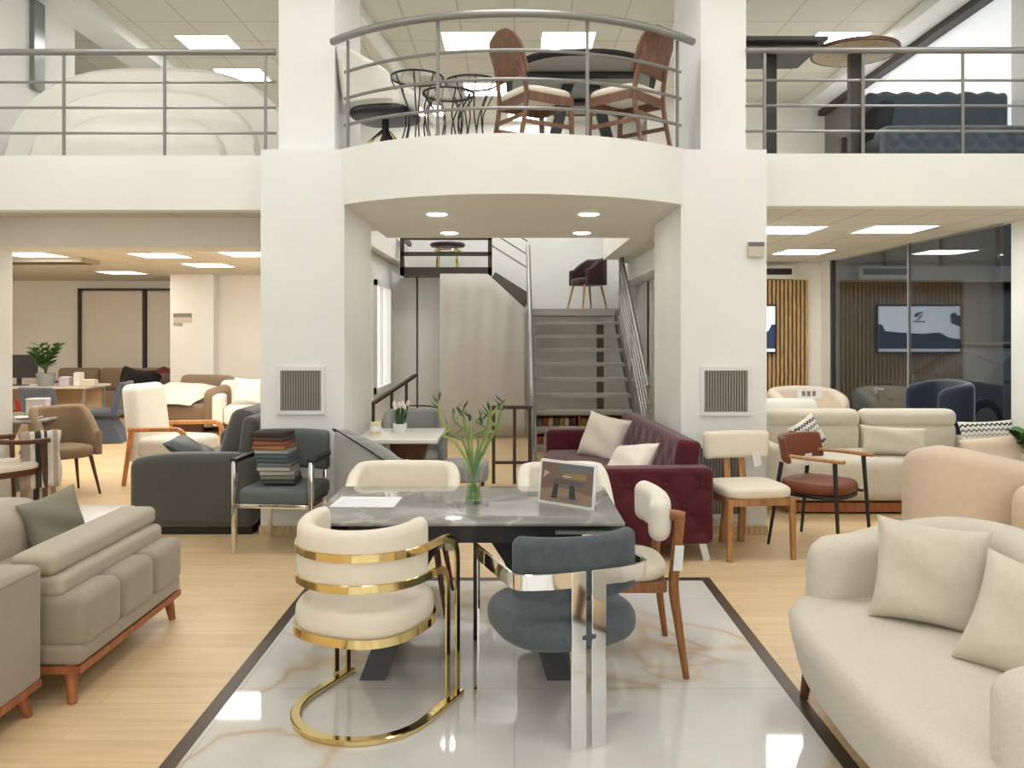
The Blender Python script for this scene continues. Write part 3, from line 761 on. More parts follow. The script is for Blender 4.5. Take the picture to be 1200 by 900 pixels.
# cream tub chairs behind the table
def tub(name, label, loc, rz, m, lm, w=.68, d=.6, h=.80, seat_z=.46, harm=.62, legs=True):
    t = thing(name, label, 'armchair', loc, rz)
    a, b = w/2-.04, d/2-.04
    so = outline(w/2-.07, d/2-.05, 3.4)
    obj('seat', RS(so, seat_z-.11, seat_z, .04, .02), m, t)
    P = [(-a,-b*.75),(-a,0),(-a*.96,b*.55),(-a*.7,b*.92),(0,b),(a*.7,b*.92),(a*.96,b*.55),(a,0),(a,-b*.75)]
    bm = shell(NB(), dense(P,5), .075, seat_z-.10, lambda u: harm + (h-harm)*max(0,min(1,(1-abs(2*u-1))*2.4-.35))**.7 if abs(2*u-1) < .86 else harm, lean=0)
    obj('backrest', bm, m, t)
    if legs:
        for sx in (-1,1):
            for sy in (-1,1): obj('leg', LEG((sx*(w/2-.12),sy*(d/2-.12),seat_z-.10),(sx*(w/2-.06),sy*(d/2-.05),0),.02,.011), lm, t)
    return t
tub('tub_chair', 'cream tub armchair behind the left half of the table', (-.66,4.80,.004), 0, M['creamchair'], M['darkwood'])
tub('tub_chair', 'cream rounded chair behind the framed picture on the table', (.30,4.78,.004), 6, M['creamfab'], M['darkwood'], .56, .56, .80, .47, .55)
# ------------------------------------------------------------------ things on the table
t = thing('glass_vase', 'clear glass vase of green water holding lucky bamboo on the table', 'vase', (-.20,4.0,TZ))
obj('vessel', LA([(.0001,0),(.044,0),(.046,.006),(.036,.05),(.034,.09),(.042,.15),(.056,.2),(.053,.2),(.039,.15),(.031,.09),(.033,.05),(.042,.012),(.0001,.010)]), M['clear'], t)
M['stalk'] = mat('bamboo_green', lin(112,142,82), .4); M['stalk2'] = mat('bamboo_base', lin(150,168,72), .4); M['leafg'] = mat('dark_leaf', lin(58,88,52), .5)
def stem_node(z0, pts, m):
    return TB(cr(pts,4), .008, 8)
obj('water', LA([(.0001,.013),(.038,.014),(.0325,.05),(.0305,.088),(.0001,.088)]), glass('vase_water', (.78,.88,.62), 1.33, .6), t)
random.seed(3)
G = 'lucky bamboo stalks in the glass vase'
for i, (dx, dz, curl, dy) in enumerate(((-.17,.50,1,.0),(-.10,.44,1,.03),(-.05,.46,0,-.02),(-.02,.43,0,.03),(.04,.42,1,.01),(.08,.45,0,-.02),(.12,.47,1,.02),(.14,.49,0,.0))):
    b = thing('lucky_bamboo', 'lucky bamboo stalk among eight rising from the glass vase', 'bamboo stalk', (-.20,4.0,TZ), 0, G)
    x0 = -dx*.10; pts = [V((x0,dy*.2,.016)), V((x0*.2+.0,dy*.1,.10)), V((dx*.15,dy*.2,.19)), V((dx*.55,dy*.7,.30))]
    if curl:
        pts += [V((dx*.7-.03,dy,.33)), V((dx*.85+.025,dy+.01,.36)), V((dx*.8-.02,dy,.40)), V((dx,dy,dz))]
    else: pts += [V((dx*.8,dy,.37)), V((dx,dy,dz))]
    cpts = cr(pts,5)
    obj('stalk', TB(cpts, .0058, 8, scale=[1.0+.35*(k%4==0) for k in range(len(cpts))]), M['stalk'] if i%3 else M['stalk2'], b)
    for k in range(3):
        a = random.uniform(0,6.28); p0 = pts[-1] + V((0,0,-.02*k)); q = V((math.cos(a)*.05, math.sin(a)*.03, .035+.02*random.random()))
        nrm = V((-math.sin(a)*.009, .009*math.cos(a), 0))
        bm = NB(); loft(bm, [[p0-nrm*.3, p0+nrm*.3, p0+V((0,0,.002))], [p0+q*.5-nrm, p0+q*.5+nrm, p0+q*.5+V((0,0,.004))], [p0+q-nrm*.05, p0+q+nrm*.05, p0+q+V((0,0,.001))]])
        obj('leaf', bm, M['leafg'], b)
# framed picture
t = thing('picture_stand', 'white framed display picture of a dining table standing on the table', 'picture stand', (.245,3.93,TZ), -38)
fr = obj('frame', RB((0,0,.105),(.325,.012,.215),.004,1,1), mat('white_frame', (.8,.8,.8), .4), t)
fr.rotation_euler.x = -.12
obj('back_strut', SW([(0,.01,.14),(0,.10,.002)], rectp(.05,.004), up=(0,1,0)), M['trimwhite'], t, False)
pics = [([(-.15,.012),(.15,.012),(.15,.2),(-.15,.2)], lin(120,98,86), 0), ([(-.15,.012),(.15,.012),(.15,.06),(-.02,.085),(-.15,.07)], lin(150,126,106), 1),
        ([(-.05,.16),(.15,.165),(.15,.2),(-.05,.2)], lin(108,110,112), 1), ([(-.02,.13),(.11,.13),(.11,.16),(-.02,.155)], lin(150,126,88), 1.5), ([(-.1,.03),(.06,.02),(.1,.04),(.02,.05)], lin(128,116,110), 2), ([(-.14,.12),(-.1,.15),(-.13,.16)], lin(186,172,160), 2),
        ([(-.10,.10),(.08,.10),(.11,.12),(-.06,.126)], lin(96,88,88), 3), ([(-.085,.03),(-.05,.03),(-.045,.10),(-.07,.10)], lin(52,56,58), 2.5), ([(.02,.035),(.06,.035),(.045,.10),(.02,.10)], lin(52,56,58), 2.5)]
for i, (pg, c_, d) in enumerate(pics):
    bm = NB(); bm.faces.new([bm.verts.new((x, -.0066-.0002*d, z)) for x, z in pg])
    o = obj('print' if i == 0 else ('printed_table' if i > 5 else 'printed_floor' if i in (1,4) else 'printed_background'), bm, mat('print_%d' % i, c_, .35), fr, False)
o = obj('paper_sheet', B((-.155,-.12,0),(.155,.12,.0015)), M['paper'], None, False); tag(o, 'white printed sheet lying on the left end of the table', 'paper'); put(o, (-.725,4.02,TZ+.0005), 0,0,-2)
for i in range(5):
    w_ = (.22,.16,.2,.12,.18)[i]
    obj('printed_line', B((-.13,.05-.03*i,.0015),(-.13+w_,.055-.03*i,.0018)), mat('pale_blue_ink', lin(186,206,224), .6) if i == 0 else bpy.data.materials['pale_blue_ink'], o, False)
# ------------------------------------------------------------------ cream curved sofa, right foreground
t = thing('curved_sofa', 'large cream curved sofa at right front beside the marble floor', 'sofa', (1.57, 2.82, 0), -90)
# local x -> world -Y, local y -> world +X
def fsofa(x, y): return (x, y - (.05*(1-(x/.86)**2) if y < 0 else 0))
so_ = outline(.86, .43, 4.2, 56, fsofa)
bm = RS(so_, .15, .455, .085, .012)
for v in bm.verts:
    k = max(0, .40-v.co.z)
    v.co.y -= v.co.y*k*.5*(1 if v.co.y < 0 else .3); v.co.x *= 1-.22*k
obj('seat', bm, M['sofacream'], t)
P = [(-.74,-.30),(-.80,-.12),(-.82,.10),(-.76,.30),(-.52,.40),(-.2,.42),(.2,.42),(.48,.40),(.66,.30),(.72,.10),(.70,-.12),(.64,-.30)]
bm = shell(NB(), dense(P,6), .20, .17, lambda u: .71 + .12*math.sin(PI*min(1,max(0,(u-.08)/.3))/2)*(1 if u<.5 else 1) if u < .5 else .71 + .12*math.sin(PI*min(1,max(0,(.92-u)/.3))/2), k=8, er=.7, lean=.03)
obj('backrest', bm, M['sofacream'], t)
for sx in (-1,1):
    for sy in (-1,1): obj('leg', LEG((sx*.72,sy*.29,.19),(sx*.75,sy*.31,0),.03,.018), M['darkwood'], t)
def throw(lb, loc, w_, h, th, m, rx, rz, ry=0, nm='throw_pillow', group=None):
    o = obj(nm, pillow_bm(w_, h, th), m); tag(o, lb, 'pillow', group)
    put(o, loc, rx, ry, rz); return o
throw('square cream linen pillow standing in the far corner of the curved sofa', (1.62,3.20,.65), .41, .40, .15, M['pillowcream'], -16, -34, 2)
throw('cream linen pillow leaning nearest the camera on the curved sofa', (1.76,2.72,.605), .46, .40, .15, M['pillowcream'], -24, -44, 12)
# ------------------------------------------------------------------ greige sofa, left foreground
t = thing('sectional_sofa', 'greige velvet sofa with wide arm and reddish wooden legs at left front', 'sofa', (-1.86, 3.5, 0))
for i in range(3):
    y = .20 + i*.35
    obj('seat_cushion', RB((-.42,y,.340),(.86,.352,.23),.045,(5,4,2),4,puff=.008), M['greige'], t)
obj('base', RB((-.50,.54,.205),(1.0,1.06,.085),.025,1,3), M['greige'], t)
bm = NB()
for a, b in (((-.012,.02,.145),(-.012,1.07,.145)), ((-.012,.02,.145),(-1.0,.02,.145)), ((-.012,1.06,.145),(-1.0,1.06,.145))): sweep(bm, [a, b], rectp(.022,.032))
obj('wooden_rail', bm, M['redwood'], t, False)
for p in ((-.06,.05),(-.06,1.02),(-.95,.05),(-.95,1.02)):
    obj('leg', LEG((p[0],p[1],.165),(p[0]+.02*(1 if p[0]>-.5 else -1),p[1]+(.03 if p[1]>.5 else -.03),0),.034,.018), M['redwood'], t)
obj('arm', RB((-.62,-.32,.365),(.96,.60,.50),.035,(3,3,3),4,puff=.01), M['greige'], t)
obj('arm_piping', TB([(-.145,-.60,.594),(-.145,-.04,.594)], .006, 8), M['greypil'], t)
bm = NB(); sweep(bm, [(-.15,-.60,.115),(-.15,-.04,.115)], rectp(.025,.03)); obj('arm_rail', bm, M['redwood'], t, False)
obj('leg', LEG((-.20,-.12,.125),(-.155,-.10,0),.032,.017), M['redwood'], t); obj('leg', LEG((-.20,-.52,.125),(-.155,-.55,0),.032,.017), M['redwood'], t)
bm = RB((-.86,.50,.535),(.36,1.04,.33),.12,(3,4,3),5,puff=.01)
obj('backrest', bm, M['greige2'], t)
G = None
for i, (z, dx, lb) in enumerate(((.488,0,'lower of two flat greige cushions stacked on the sofa seat'), (.583,-.035,'upper of two flat greige cushions stacked on the sofa seat'))):
    o = obj('seat_pad', RB((0,0,0),(.20,1.02,.092),.032,(3,4,1),4,puff=.006), M['greige2']); tag(o, lb, 'cushion'); put(o, (-1.86-.195+dx, 4.05+i*.0, z), 0,0,0)
throw('grey pillow standing on end behind the stacked cushions', (-2.45,4.36,.585), .30, .31, .13, M['greypil'], -8, 52, -14)
# ------------------------------------------------------------------ white marble coffee table
t = thing('coffee_table', 'low white marble-topped coffee table behind the greige sofa', 'coffee table', (-3.0,5.12,0))
obj('table_top', RB((0,0,.405),(.86,.86,.03),.008,1,2), marble('white_marble_top', lin(240,238,230), lin(190,184,174), lin(232,228,220), 3, .25), t)
for sx in (-1,1):
    for sy in (-1,1): obj('leg', SW([(sx*.38,sy*.36,.39),(sx*.38,sy*.36,0)], rectp(.04,.04), up=(0,1,0)), M['black'], t, False)
obj('lower_frame', SW([(-.38,-.36,.06),(.38,-.36,.06),(.38,.36,.06),(-.38,.36,.06)], rectp(.02,.02), closed=True), M['black'], t, False)
# ------------------------------------------------------------------ dark grey velvet sofa
t = thing('velvet_sofa', 'dark grey velvet sofa standing sideways left of the left column', 'sofa', (-2.53, 7.5, 0), -90)
# local x: -1 = far, +1 = near ; local y + = world +X (back)
def armfn(p):
    # rounded shoulder: top falls towards the front
    k = (p.z+.29)/.58
    return (p.x, p.y, p.z - .05*max(0,(-p.y/.5))**3*k)
for s in (1,-1): obj('arm', RB((s*.98,-.005,.345),(.22,.99,.58),.07,(2,8,3),5,fn=armfn), M['greyvelvet'], t)
obj('seat', RB((0,-.06,.33),(1.78,.86,.24),.06,3,4,puff=.015), M['greyvelvet'], t)
obj('base', B((-1.05,-.46,.0),(1.05,.46,.055)), M['black'], t, False)
Mx = Matrix.Rotation(math.radians(-17),4,'X')
for i in range(2): obj('back_cushion', RB((0,0,0),(.87,.20,.62),.08,(3,2,3),5,puffy=.03,M=Matrix.Translation((-.44+.88*i,.25,.66))@Mx), M['greyvelvet'], t)
obj('back_frame', RB((0,0,0),(2.0,.12,.80),.05,(2,1,2),4,M=Matrix.Translation((0,.37,.52))@Matrix.Rotation(math.radians(-8),4,'X')), M['greyvelvet'], t)
throw('dark grey pillow lying over the near arm of the grey velvet sofa', (-2.70,6.86,.60), .46, .40, .13, M['greyleather'], 62, -80, 0)
# ------------------------------------------------------------------ grey armchair with sample books
t = thing('sample_armchair', 'grey leather armchair with chrome legs holding the fabric sample books', 'armchair', (-1.70, 6.12, 0), -6)
obj('seat', RB((0,-.02,.41),(.52,.50,.11),.035,(3,3,1),4,puff=.02), M['greyleather'], t)
obj('backrest', RB((0,.20,.70),(.60,.075,.30),.036,(10,1,3),4,fn=bend(.45)), M['greyleather'], t)
for s in (-1,1):
    obj('leg', RB((s*.285,-.27,.335),(.028,.04,.67),.003,1,1), M['chrome'], t)
    obj('leg', RB((s*.22,.22,.30),(.028,.04,.60),.003,1,1), M['chrome'], t)
    obj('armrest', SW(fillet([(s*.285,-.29,.67),(s*.285,.10,.675),(s*.22,.24,.68)],.1), rrect(.05,.035,.01,2)), M['black'], t)
    obj('seat_rail', RB((s*.255,-.02,.345),(.03,.50,.03),.003,1,1), M['chrome'], t)
obj('seat_rail', RB((0,-.255,.345),(.54,.03,.03),.003,1,1), M['chrome'], t)
bc = [(62,62,60),(104,100,92),(142,140,132),(150,146,136),(92,98,98),(64,76,80),(70,88,92),(132,136,130),(140,96,66),(124,76,56),(74,56,46),(52,42,36)]
z = .492; random.seed(5)
for i, c_ in enumerate(bc):
    h = .031
    t = thing('sample_book', '%s on the grey armchair' % ['dark charcoal fabric sample book at the bottom of the pile','grey-brown sample book second from the bottom of the pile','pale grey sample book third from the bottom','light stone sample book fourth from the bottom','slate grey sample book fifth from the bottom','dark blue-grey sample book sixth from the bottom','dark teal sample book sixth from the top','pale grey sample book just under the brown one','light brown sample book fourth from the top','rust brown sample book third from the top','dark brown sample book second from the top','nearly black brown sample book topmost of the pile'][i],
              'sample book', (-1.715 - .006*i + random.uniform(-.006,.006), 6.03, z), random.uniform(-7,7)-4, 'fabric sample books stacked on the grey armchair')
    obj('cover', RB((0,0,h/2),(.25,.2,h-.002),.003,1,1), mat('sample_cover_%d' % i, lin(*c_), .8), t)
    obj('swatches', B((-.122,-.103,.006),(.122,-.09,h-.008)), mat('swatch_%d' % i, mulc(lin(*c_), 1.5), .9), t, False)
    z += h
# ------------------------------------------------------------------ maroon tufted sofa
def tuft(du, dv, dep, ax):
    def f(p):
        return p
    return f
def tuftpanel(w_, h, th, du, dv, dep, r=.04, mu=44, mv=26, both=False):
    """panel in local xz, outward -y; diamond tufting"""
    def f(p):
        side = -p.y/(th/2)
        if side > .5 or (both and side < -.5):
            ex = min(1, (w_/2-abs(p.x))/.06); ez = min(1, (h/2-abs(p.z))/.06); e = max(0, min(ex, ez))
            a = (p.x/du + p.z/dv); b = (p.x/du - p.z/dv)
            k = (abs(math.sin(PI*a/1)*math.sin(PI*b/1))) ** .6
            d = dep*(k-1)*e
            p.y += (-d if side > 0 else d)
        return p
    return RB((0,0,0),(w_,th,h),r,(mu,2,mv),4,fn=f)
t = thing('chesterfield_sofa', 'maroon velvet button-tufted sofa in front of the staircase', 'sofa', (.84, 6.87, 0), -86.5)
S = lambda *a: Matrix.Translation(a)
def place(bm, Mx):
    bmesh.ops.transform(bm, matrix=Mx, verts=bm.verts[:]); return bm
for s in (1,-1):
    bm = tuftpanel(.94,.53,.20,.26,.30,.034); place(bm, S(s*1.13,-.0,.385) @ Matrix.Rotation(math.radians(90*s),4,'Z'))
    a__ = obj('arm', bm, M['maroon'], t)
    for q, (bx, bz) in enumerate([(-.26,.0),(0,.0),(.26,.0),(-.13,.15),(.13,.15),(-.13,-.15),(.13,-.15),(.39,.15),(-.39,.15),(.39,-.15),(-.39,-.15)]):
        obj('button', lathe(NB(), [(.0001,-.006),(.014,-.002),(.014,.004),(.0001,.010)], n=10, M=S(s*1.213,bx,.385+bz) @ Matrix.Rotation(math.radians(90*s),4,'Y')), M['maroon'], a__)
bm = tuftpanel(2.1,.52,.18,.26,.30,.010,mu=80); place(bm, S(0,.315,.56) @ Matrix.Rotation(math.radians(-9),4,'X')); obj('backrest', bm, M['maroon'], t)
obj('seat_cushion', RB((0,-.1,.39),(2.04,.76,.15),.05,4,4,puff=.02), M['maroon'], t)
obj('base', RB((0,0,.22),(2.3,.92,.20),.03,1,2), M['maroon'], t)
for sx in (-1,1):
    for sy in (-1,1):
        bm = SW([(sx*1.16,sy*.40,.13),(sx*1.18,sy*.43,.0)], rectp(.012,.05), up=(0,1,0)); sweep(bm, [(sx*1.16,sy*.40,.125),(sx*1.16,sy*.30,.125)], rectp(.05,.012)); obj('leg', bm, M['chrome'], t, False)
throw('white pillow leaning on the maroon sofa back, farther of the two', (.80,7.35,.645), .45, .42, .15, M['offwhite'], -22, -42, 8)
throw('white pillow lower and nearer on the maroon sofa by its near arm', (.86,6.18,.58), .44, .40, .15, M['offwhite'], -42, -52, -10)
# ================================================================== right showroom
M['slate'] = fabric('slate_blue_fabric', lin(82,88,98), .9, .08, 6, 260, .2)
M['tan'] = fabric('tan_brown_fabric', lin(150,128,102), .9, .07, 6, 260, .2)
M['brownsofa'] = fabric('brown_sofa_fabric', lin(142,121,98), .9, .08, 6, 260, .2)
M['whitefab'] = fabric('white_fabric', lin(238,234,224), .95, .04, 6, 260, .25)
M['navy'] = fabric('navy_velvet', lin(38,46,66), .75, .12, 5, 260, .15, .6)
M['mezblue'] = fabric('petrol_grey_velvet', lin(74,84,92), .75, .15, 5, 260, .15, .7)
M['plum'] = fabric('plum_leather', lin(62,42,46), .5, .12, 6, 200, .15)
M['greytub'] = fabric('soft_grey_fabric', lin(158,160,156), .9, .06, 6, 260, .2)
M['paleround'] = fabric('pale_beige_fabric', lin(222,208,188), .95, .05, 6, 260, .25)
M['brass'] = M['gold']
def blockfab(*a, **k): return RB(*a, **k)
# rust leather chair
t = thing('leather_armchair', 'rust brown leather chair with black metal legs and wooden armrests before the long beige sofa', 'armchair', (2.29,6.16,0), 45)
obj('seat', RS(outline(.255,.25,3), .40, .49, .04, .015), M['rust'], t)
obj('seat_frame', SW([V((x*.93,y*.93,.395)) for x,y in outline(.255,.25,3)], rectp(.03,.025), closed=True), M['black'], t, False)
bm = RB((0,.25,.715),(.66,.045,.19),.022,(14,1,4),4,fn=lambda p: (lambda q: (q[0],q[1]+.10*(p.z/.12)*.25,q[2]))(bend(.36)(p)))
obj('backrest', bm, M['rust'], t)
for s in (-1,1):
    obj('leg', LEG((s*.25,-.23,.66),(s*.275,-.27,0),.017,.011), M['black'], t)
    obj('leg', LEG((s*.22,.19,.62),(s*.27,.27,0),.017,.011), M['black'], t)
    obj('armrest', SW(cr([(s*.255,-.30,.672),(s*.27,-.08,.675),(s*.255,.12,.675)],5), rrect(.05,.024,.008,2)), M['oak'], t)
    obj('side_rail', TB([(s*.245,-.23,.40),(s*.235,.22,.40)], .012, 8), M['black'], t)
price_tag('small clear price card standing on the rust leather chair', (2.26,6.30,.66), 40, (.10,.09))
# long beige sofa
t = thing('long_sofa', 'long pale beige sofa with adjustable headrests and wooden base behind the rust chair', 'sofa', (3.32,7.62,0))
obj('base', B((-.92,-.46,.02),(.92,.42,.10)), M['redwood'], t, False)
obj('seat', RB((0,-.12,.30),(1.98,.82,.36),.09,(6,4,2),5,puff=.01), M['sofabeige'], t)
for s in (-1,1):
    obj('back_cushion', RB((s*.465,.33,.54),(.92,.24,.36),.07,(4,2,3),4,puffy=.02), M['sofabeige'], t)
    obj('headrest', RB((s*.465,.30,.765),(.915,.20,.17),.07,(4,2,2),4,puffy=.02), M['sofabeige'], t)
    obj('arm', RB((s*1.0,-.02,.36),(.17,.88,.46),.07,(2,5,2),4), M['sofabeige'], t)
throw('oblong beige pillow in the middle of the long beige sofa', (3.41,7.36,.61), .58, .27, .15, M['pillowcream'], -20, -6, 3)
zz = fabric('zigzag_pillow_fabric', lin(230,226,214), .95, .04, 6, 260, .2)
def zigzag(m):
    tc = nd(m,'ShaderNodeTexCoord'); sx = nd(m,'ShaderNodeSeparateXYZ'); ln(m, tc.outputs['Object'], sx.inputs[0])
    t1 = nd(m,'ShaderNodeMath', operation='PINGPONG'); t1.inputs[1].default_value = .02; ln(m, sx.outputs['X'], t1.inputs[0])
    a = nd(m,'ShaderNodeMath', operation='ADD'); ln(m, t1.outputs[0], a.inputs[0]); ln(m, sx.outputs['Z'], a.inputs[1])
    s = nd(m,'ShaderNodeMapRange'); s.inputs[1].default_value = -.14; s.inputs[2].default_value = .16; ln(m, a.outputs[0], s.inputs[0])
    W, N, Bc, G_ = lin(228,224,212), lin(52,58,76), lin(110,120,140), lin(150,150,160)
    r = ramp(m, s.outputs[0], [(0,W),(.10,N),(.20,W),(.52,G_),(.56,W),(.66,Bc),(.72,W),(.82,N),(.88,W)])
    for n_ in m.node_tree.nodes:
        if n_.type == 'VALTORGB' and n_.outputs['Color'].links and False: pass
    ln(m, r, BS(m).inputs['Base Color'])
    for n_ in m.node_tree.nodes:
        if n_.type == 'VALTORGB' and len(n_.color_ramp.elements) > 4: n_.color_ramp.interpolation = 'CONSTANT'
zigzag(zz)
throw('white pillow with navy zigzag stripes at the right end of the long sofa', (4.26,7.38,.645), .46, .30, .13, zz, -14, -12, -4)
throw('small patterned blue and white pillow at the left end of the long sofa', (2.63,7.36,.66), .34, .30, .12, zz, -18, 30, -22)
throw('pale beige pillow lying below the zigzag pillow', (4.20,7.13,.55), .56, .28, .14, M['pinkbeige'], -26, -10, -8)
# pinkish curved lounge sofa
t = thing('lounge_sofa', 'pinkish beige curved boucle sofa turned with its back to the camera', 'sofa', (3.72,5.75,0))
P = [(-.82,.25),(-.84,.0),(-.70,-.22),(-.3,-.30),(.2,-.28),(.6,-.18),(.85,.0)]
bm = shell(NB(), dense(P,6), .20, .06, lambda u: .70 + .14*math.sin(PI*min(1,u/.28)/2) - .24*max(0,(u-.18))*1.9, k=8, er=.9)
obj('backrest', bm, M['pinkbeige'], t)
obj('seat', RS(outline(.72,.42,3), .08, .45, .08, .01, c=(.05,.12)), M['pinkbeige'], t)
for s in (-1,1): obj('leg', LEG((s*.5,.1,.08),(s*.5,.1,0),.03,.025), M['darkwood'], t)
t = thing('round_pouf', 'pinkish beige rounded pouf seat cut off by the right frame edge', 'pouf', (3.62,4.98,0))
obj('seat', RS(outline(.50,.36,3.2), .05, .635, .12, .015), M['pinkbeige'], t)
obj('plinth', RS(outline(.42,.30,3.2), .0, .05, .01), M['darkwood'], t)
# pale round chair, white sofa, navy wing chair
t = thing('round_armchair', 'pale beige rounded armchair by the glass in front of the oak slats', 'armchair', (4.0,11.2,0), 0)
P = [(-.40,-.30),(-.43,0),(-.36,.28),(0,.40),(.36,.28),(.43,0),(.40,-.30)]
obj('backrest', shell(NB(), dense(P,6), .16, .08, lambda u: .66+.17*math.sin(PI*u)**.6, k=8, er=.8), M['paleround'], t)
obj('seat', RS(outline(.40,.36,3), .06, .44, .07, .015), M['paleround'], t)
obj('plinth', RS(outline(.33,.30,3), .0, .06, .01), M['darkwood'], t)
t = thing('white_sofa', 'white armchair whose back shows above the long beige sofa, by the right column', 'armchair', (3.02,9.2,0), 0)
obj('backrest', RB((0,.30,.52),(.98,.22,.60),.09,(4,2,3),4), M['whitefab'], t)
obj('seat', RB((0,-.08,.30),(.80,.66,.30),.07,(4,4,2),4,puff=.02), M['whitefab'], t)
for s in (-1,1): obj('arm', RB((s*.45,-.05,.40),(.16,.76,.52),.06,(2,4,3),4), M['whitefab'], t); 
for s in (-1,1): obj('leg', LEG((s*.35,-.3,.16),(s*.37,-.33,0),.025,.015), M['darkwood'], t)
t = thing('display_card', 'small printed card standing on the white armchair back', 'sign', (3.42,9.5,.815))
obj('card', B((-.14,-.003,.003),(.14,.003,.12)), M['tagpaper'], t, False)
for i in range(3): obj('printed_mark', B((-.09+.06*i,-.0045,.03),(-.05+.06*i,-.003,.09)), mat('card_mark', (.25,.2,.15), .6) if i==0 else bpy.data.materials['card_mark'], t, False)
t = thing('wing_chair', 'navy blue velvet wing chair against the glass beyond the zigzag pillow', 'armchair', (4.36,8.44,0), -90)
P = [(-.33,-.17),(-.35,0),(-.30,.16),(0,.20),(.30,.16),(.35,0),(.33,-.17)]
obj('backrest', shell(NB(), dense(P,6), .10, .22, lambda u: .98 + .12*math.sin(PI*u)**.5, k=6, er=.8), M['navy'], t)
obj('seat', RB((0,-.02,.36),(.56,.36,.20),.06,4,4,puff=.015), M['navy'], t)
for sx in (-1,1):
    for sy in (-1,1): obj('leg', LEG((sx*.24,sy*.18,.27),(sx*.27,sy*.21,0),.02,.012), M['black'], t)
# small pot plant peeking at the right edge
def leafblade(p0, d, w_, n_=5, droop=.3):
    p0 = V(p0); d = V(d); L_ = d.length; side = d.cross(V((0,0,1)))
    if side.length < 1e-5: side = V((1,0,0))
    side.normalize(); rows = []
    for i in range(n_+1):
        u = i/n_; ww = w_*math.sin(PI*(.08+.92*u))**.8 if u < 1 else .0008
        c = p0 + d*u - V((0,0,droop*L_*u*u)); nrm = V((0,0,ww*.25))
        rows.append([c - side*ww, c - nrm, c + side*ww, c + V((0,0,.0015)) - nrm])
    return rows
def plant(name, label, cat, loc, stems, leafmat, pot, r0=.10, hp=.17):
    t = thing(name, label, cat, loc)
    if pot:
        p_ = obj('pot', LA([(.0001,0),(r0*.78,0),(r0,hp),(r0*.92,hp),(r0*.88,hp-.02),(.0001,hp-.02)]), pot, t)
    for (pts, leaves) in stems:
        obj('stem', TB(cr(pts,4), .006, 6), M['leafg'], t)
        for (p, d, w_) in leaves:
            obj('leaf', loft(NB(), leafblade(p, d, w_)), leafmat, t)
    return t
M['leafbright'] = mat('green_leaf', lin(72,112,58), .45)
random.seed(11)
def zamia(h, n, pot_h=.15, spread=.25):
    st_ = []
    for i in range(n):
        a = i*2.4; tip = V((math.cos(a)*spread, math.sin(a)*spread, h*(.75+.25*random.random())))
        pts = [V((0,0,pot_h-.03)), V((tip.x*.25,tip.y*.25,pot_h+(tip.z-pot_h)*.5)), tip]
        lv = []
        for k in range(5):
            u = .35+.14*k; b = pts[0].lerp(pts[1],min(1,u*2)) if u < .5 else pts[1].lerp(pts[2],u*2-1)
            for s in (-1,1):
                lv.append((b, V((math.cos(a+s*1.2)*.15, math.sin(a+s*1.2)*.14, .13)), .05))
        st_.append((pts, lv))
    return st_
plant('potted_plant', 'small green plant at the right edge beside the pale pillow', 'plant', (4.42,6.95,.0), zamia(.80,5,.52,.14), M['leafbright'], mat('clay_pot', lin(190,180,164), .7), .12, .56)
# television on the slat wall
t = thing('television', 'wall-mounted television showing a dark sofa advert, half hidden by the right column', 'television', (3.24,12.13,1.28))
obj('bezel', RB((0,-.025,.35),(1.24,.05,.72),.006,1,1), M['blackplastic'], t, False)
sc_ = obj('screen', B((-.60,-.052,.015),(.60,-.051,.685)), emis('screen_sky', (.62,.76,1.0), 1.3), t, False)
scr = emis('screen_navy', (.03,.05,.12), .9); scr.node_tree.nodes['Principled BSDF'].inputs['Base Color'].default_value = (.01,.01,.02,1)
bm = NB(); prism2 = [(-.60,.06),(.60,.06),(.60,.42),(.55,.42),(.50,.32),(.30,.30),(-.05,.28),(-.30,.30),(-.45,.22),(-.60,.2)]
bm.faces.new([bm.verts.new((x,-.054,z)) for x,z in prism2]); obj('advert_sofa', bm, scr, sc_, False)
bm = NB(); bm.faces.new([bm.verts.new((x,-.054,z)) for x,z in [(-.60,.38),(-.47,.44),(-.45,.56),(-.52,.60),(-.58,.54),(-.60,.56)]]); obj('advert_shape', bm, scr, sc_, False)
bm = NB()
for pg in ([(.02,.60),(-.02,.605),(-.10,.585),(-.13,.54),(-.09,.52),(-.04,.57)], [(.02,.575),(-.04,.55),(-.07,.5),(-.10,.47),(-.06,.48),(-.01,.545)], [(-.14,.452),(.04,.452),(.04,.468),(-.14,.468)]):
    bm.faces.new([bm.verts.new((-x-.05,-.054,z)) for x,z in pg])
obj('advert_logo', bm, scr, sc_, False)
obj('advert_floor', B((-.60,-.0545,.015),(.60,-.053,.06)), emis('screen_floor', (.5,.6,.8), .9), sc_, False)
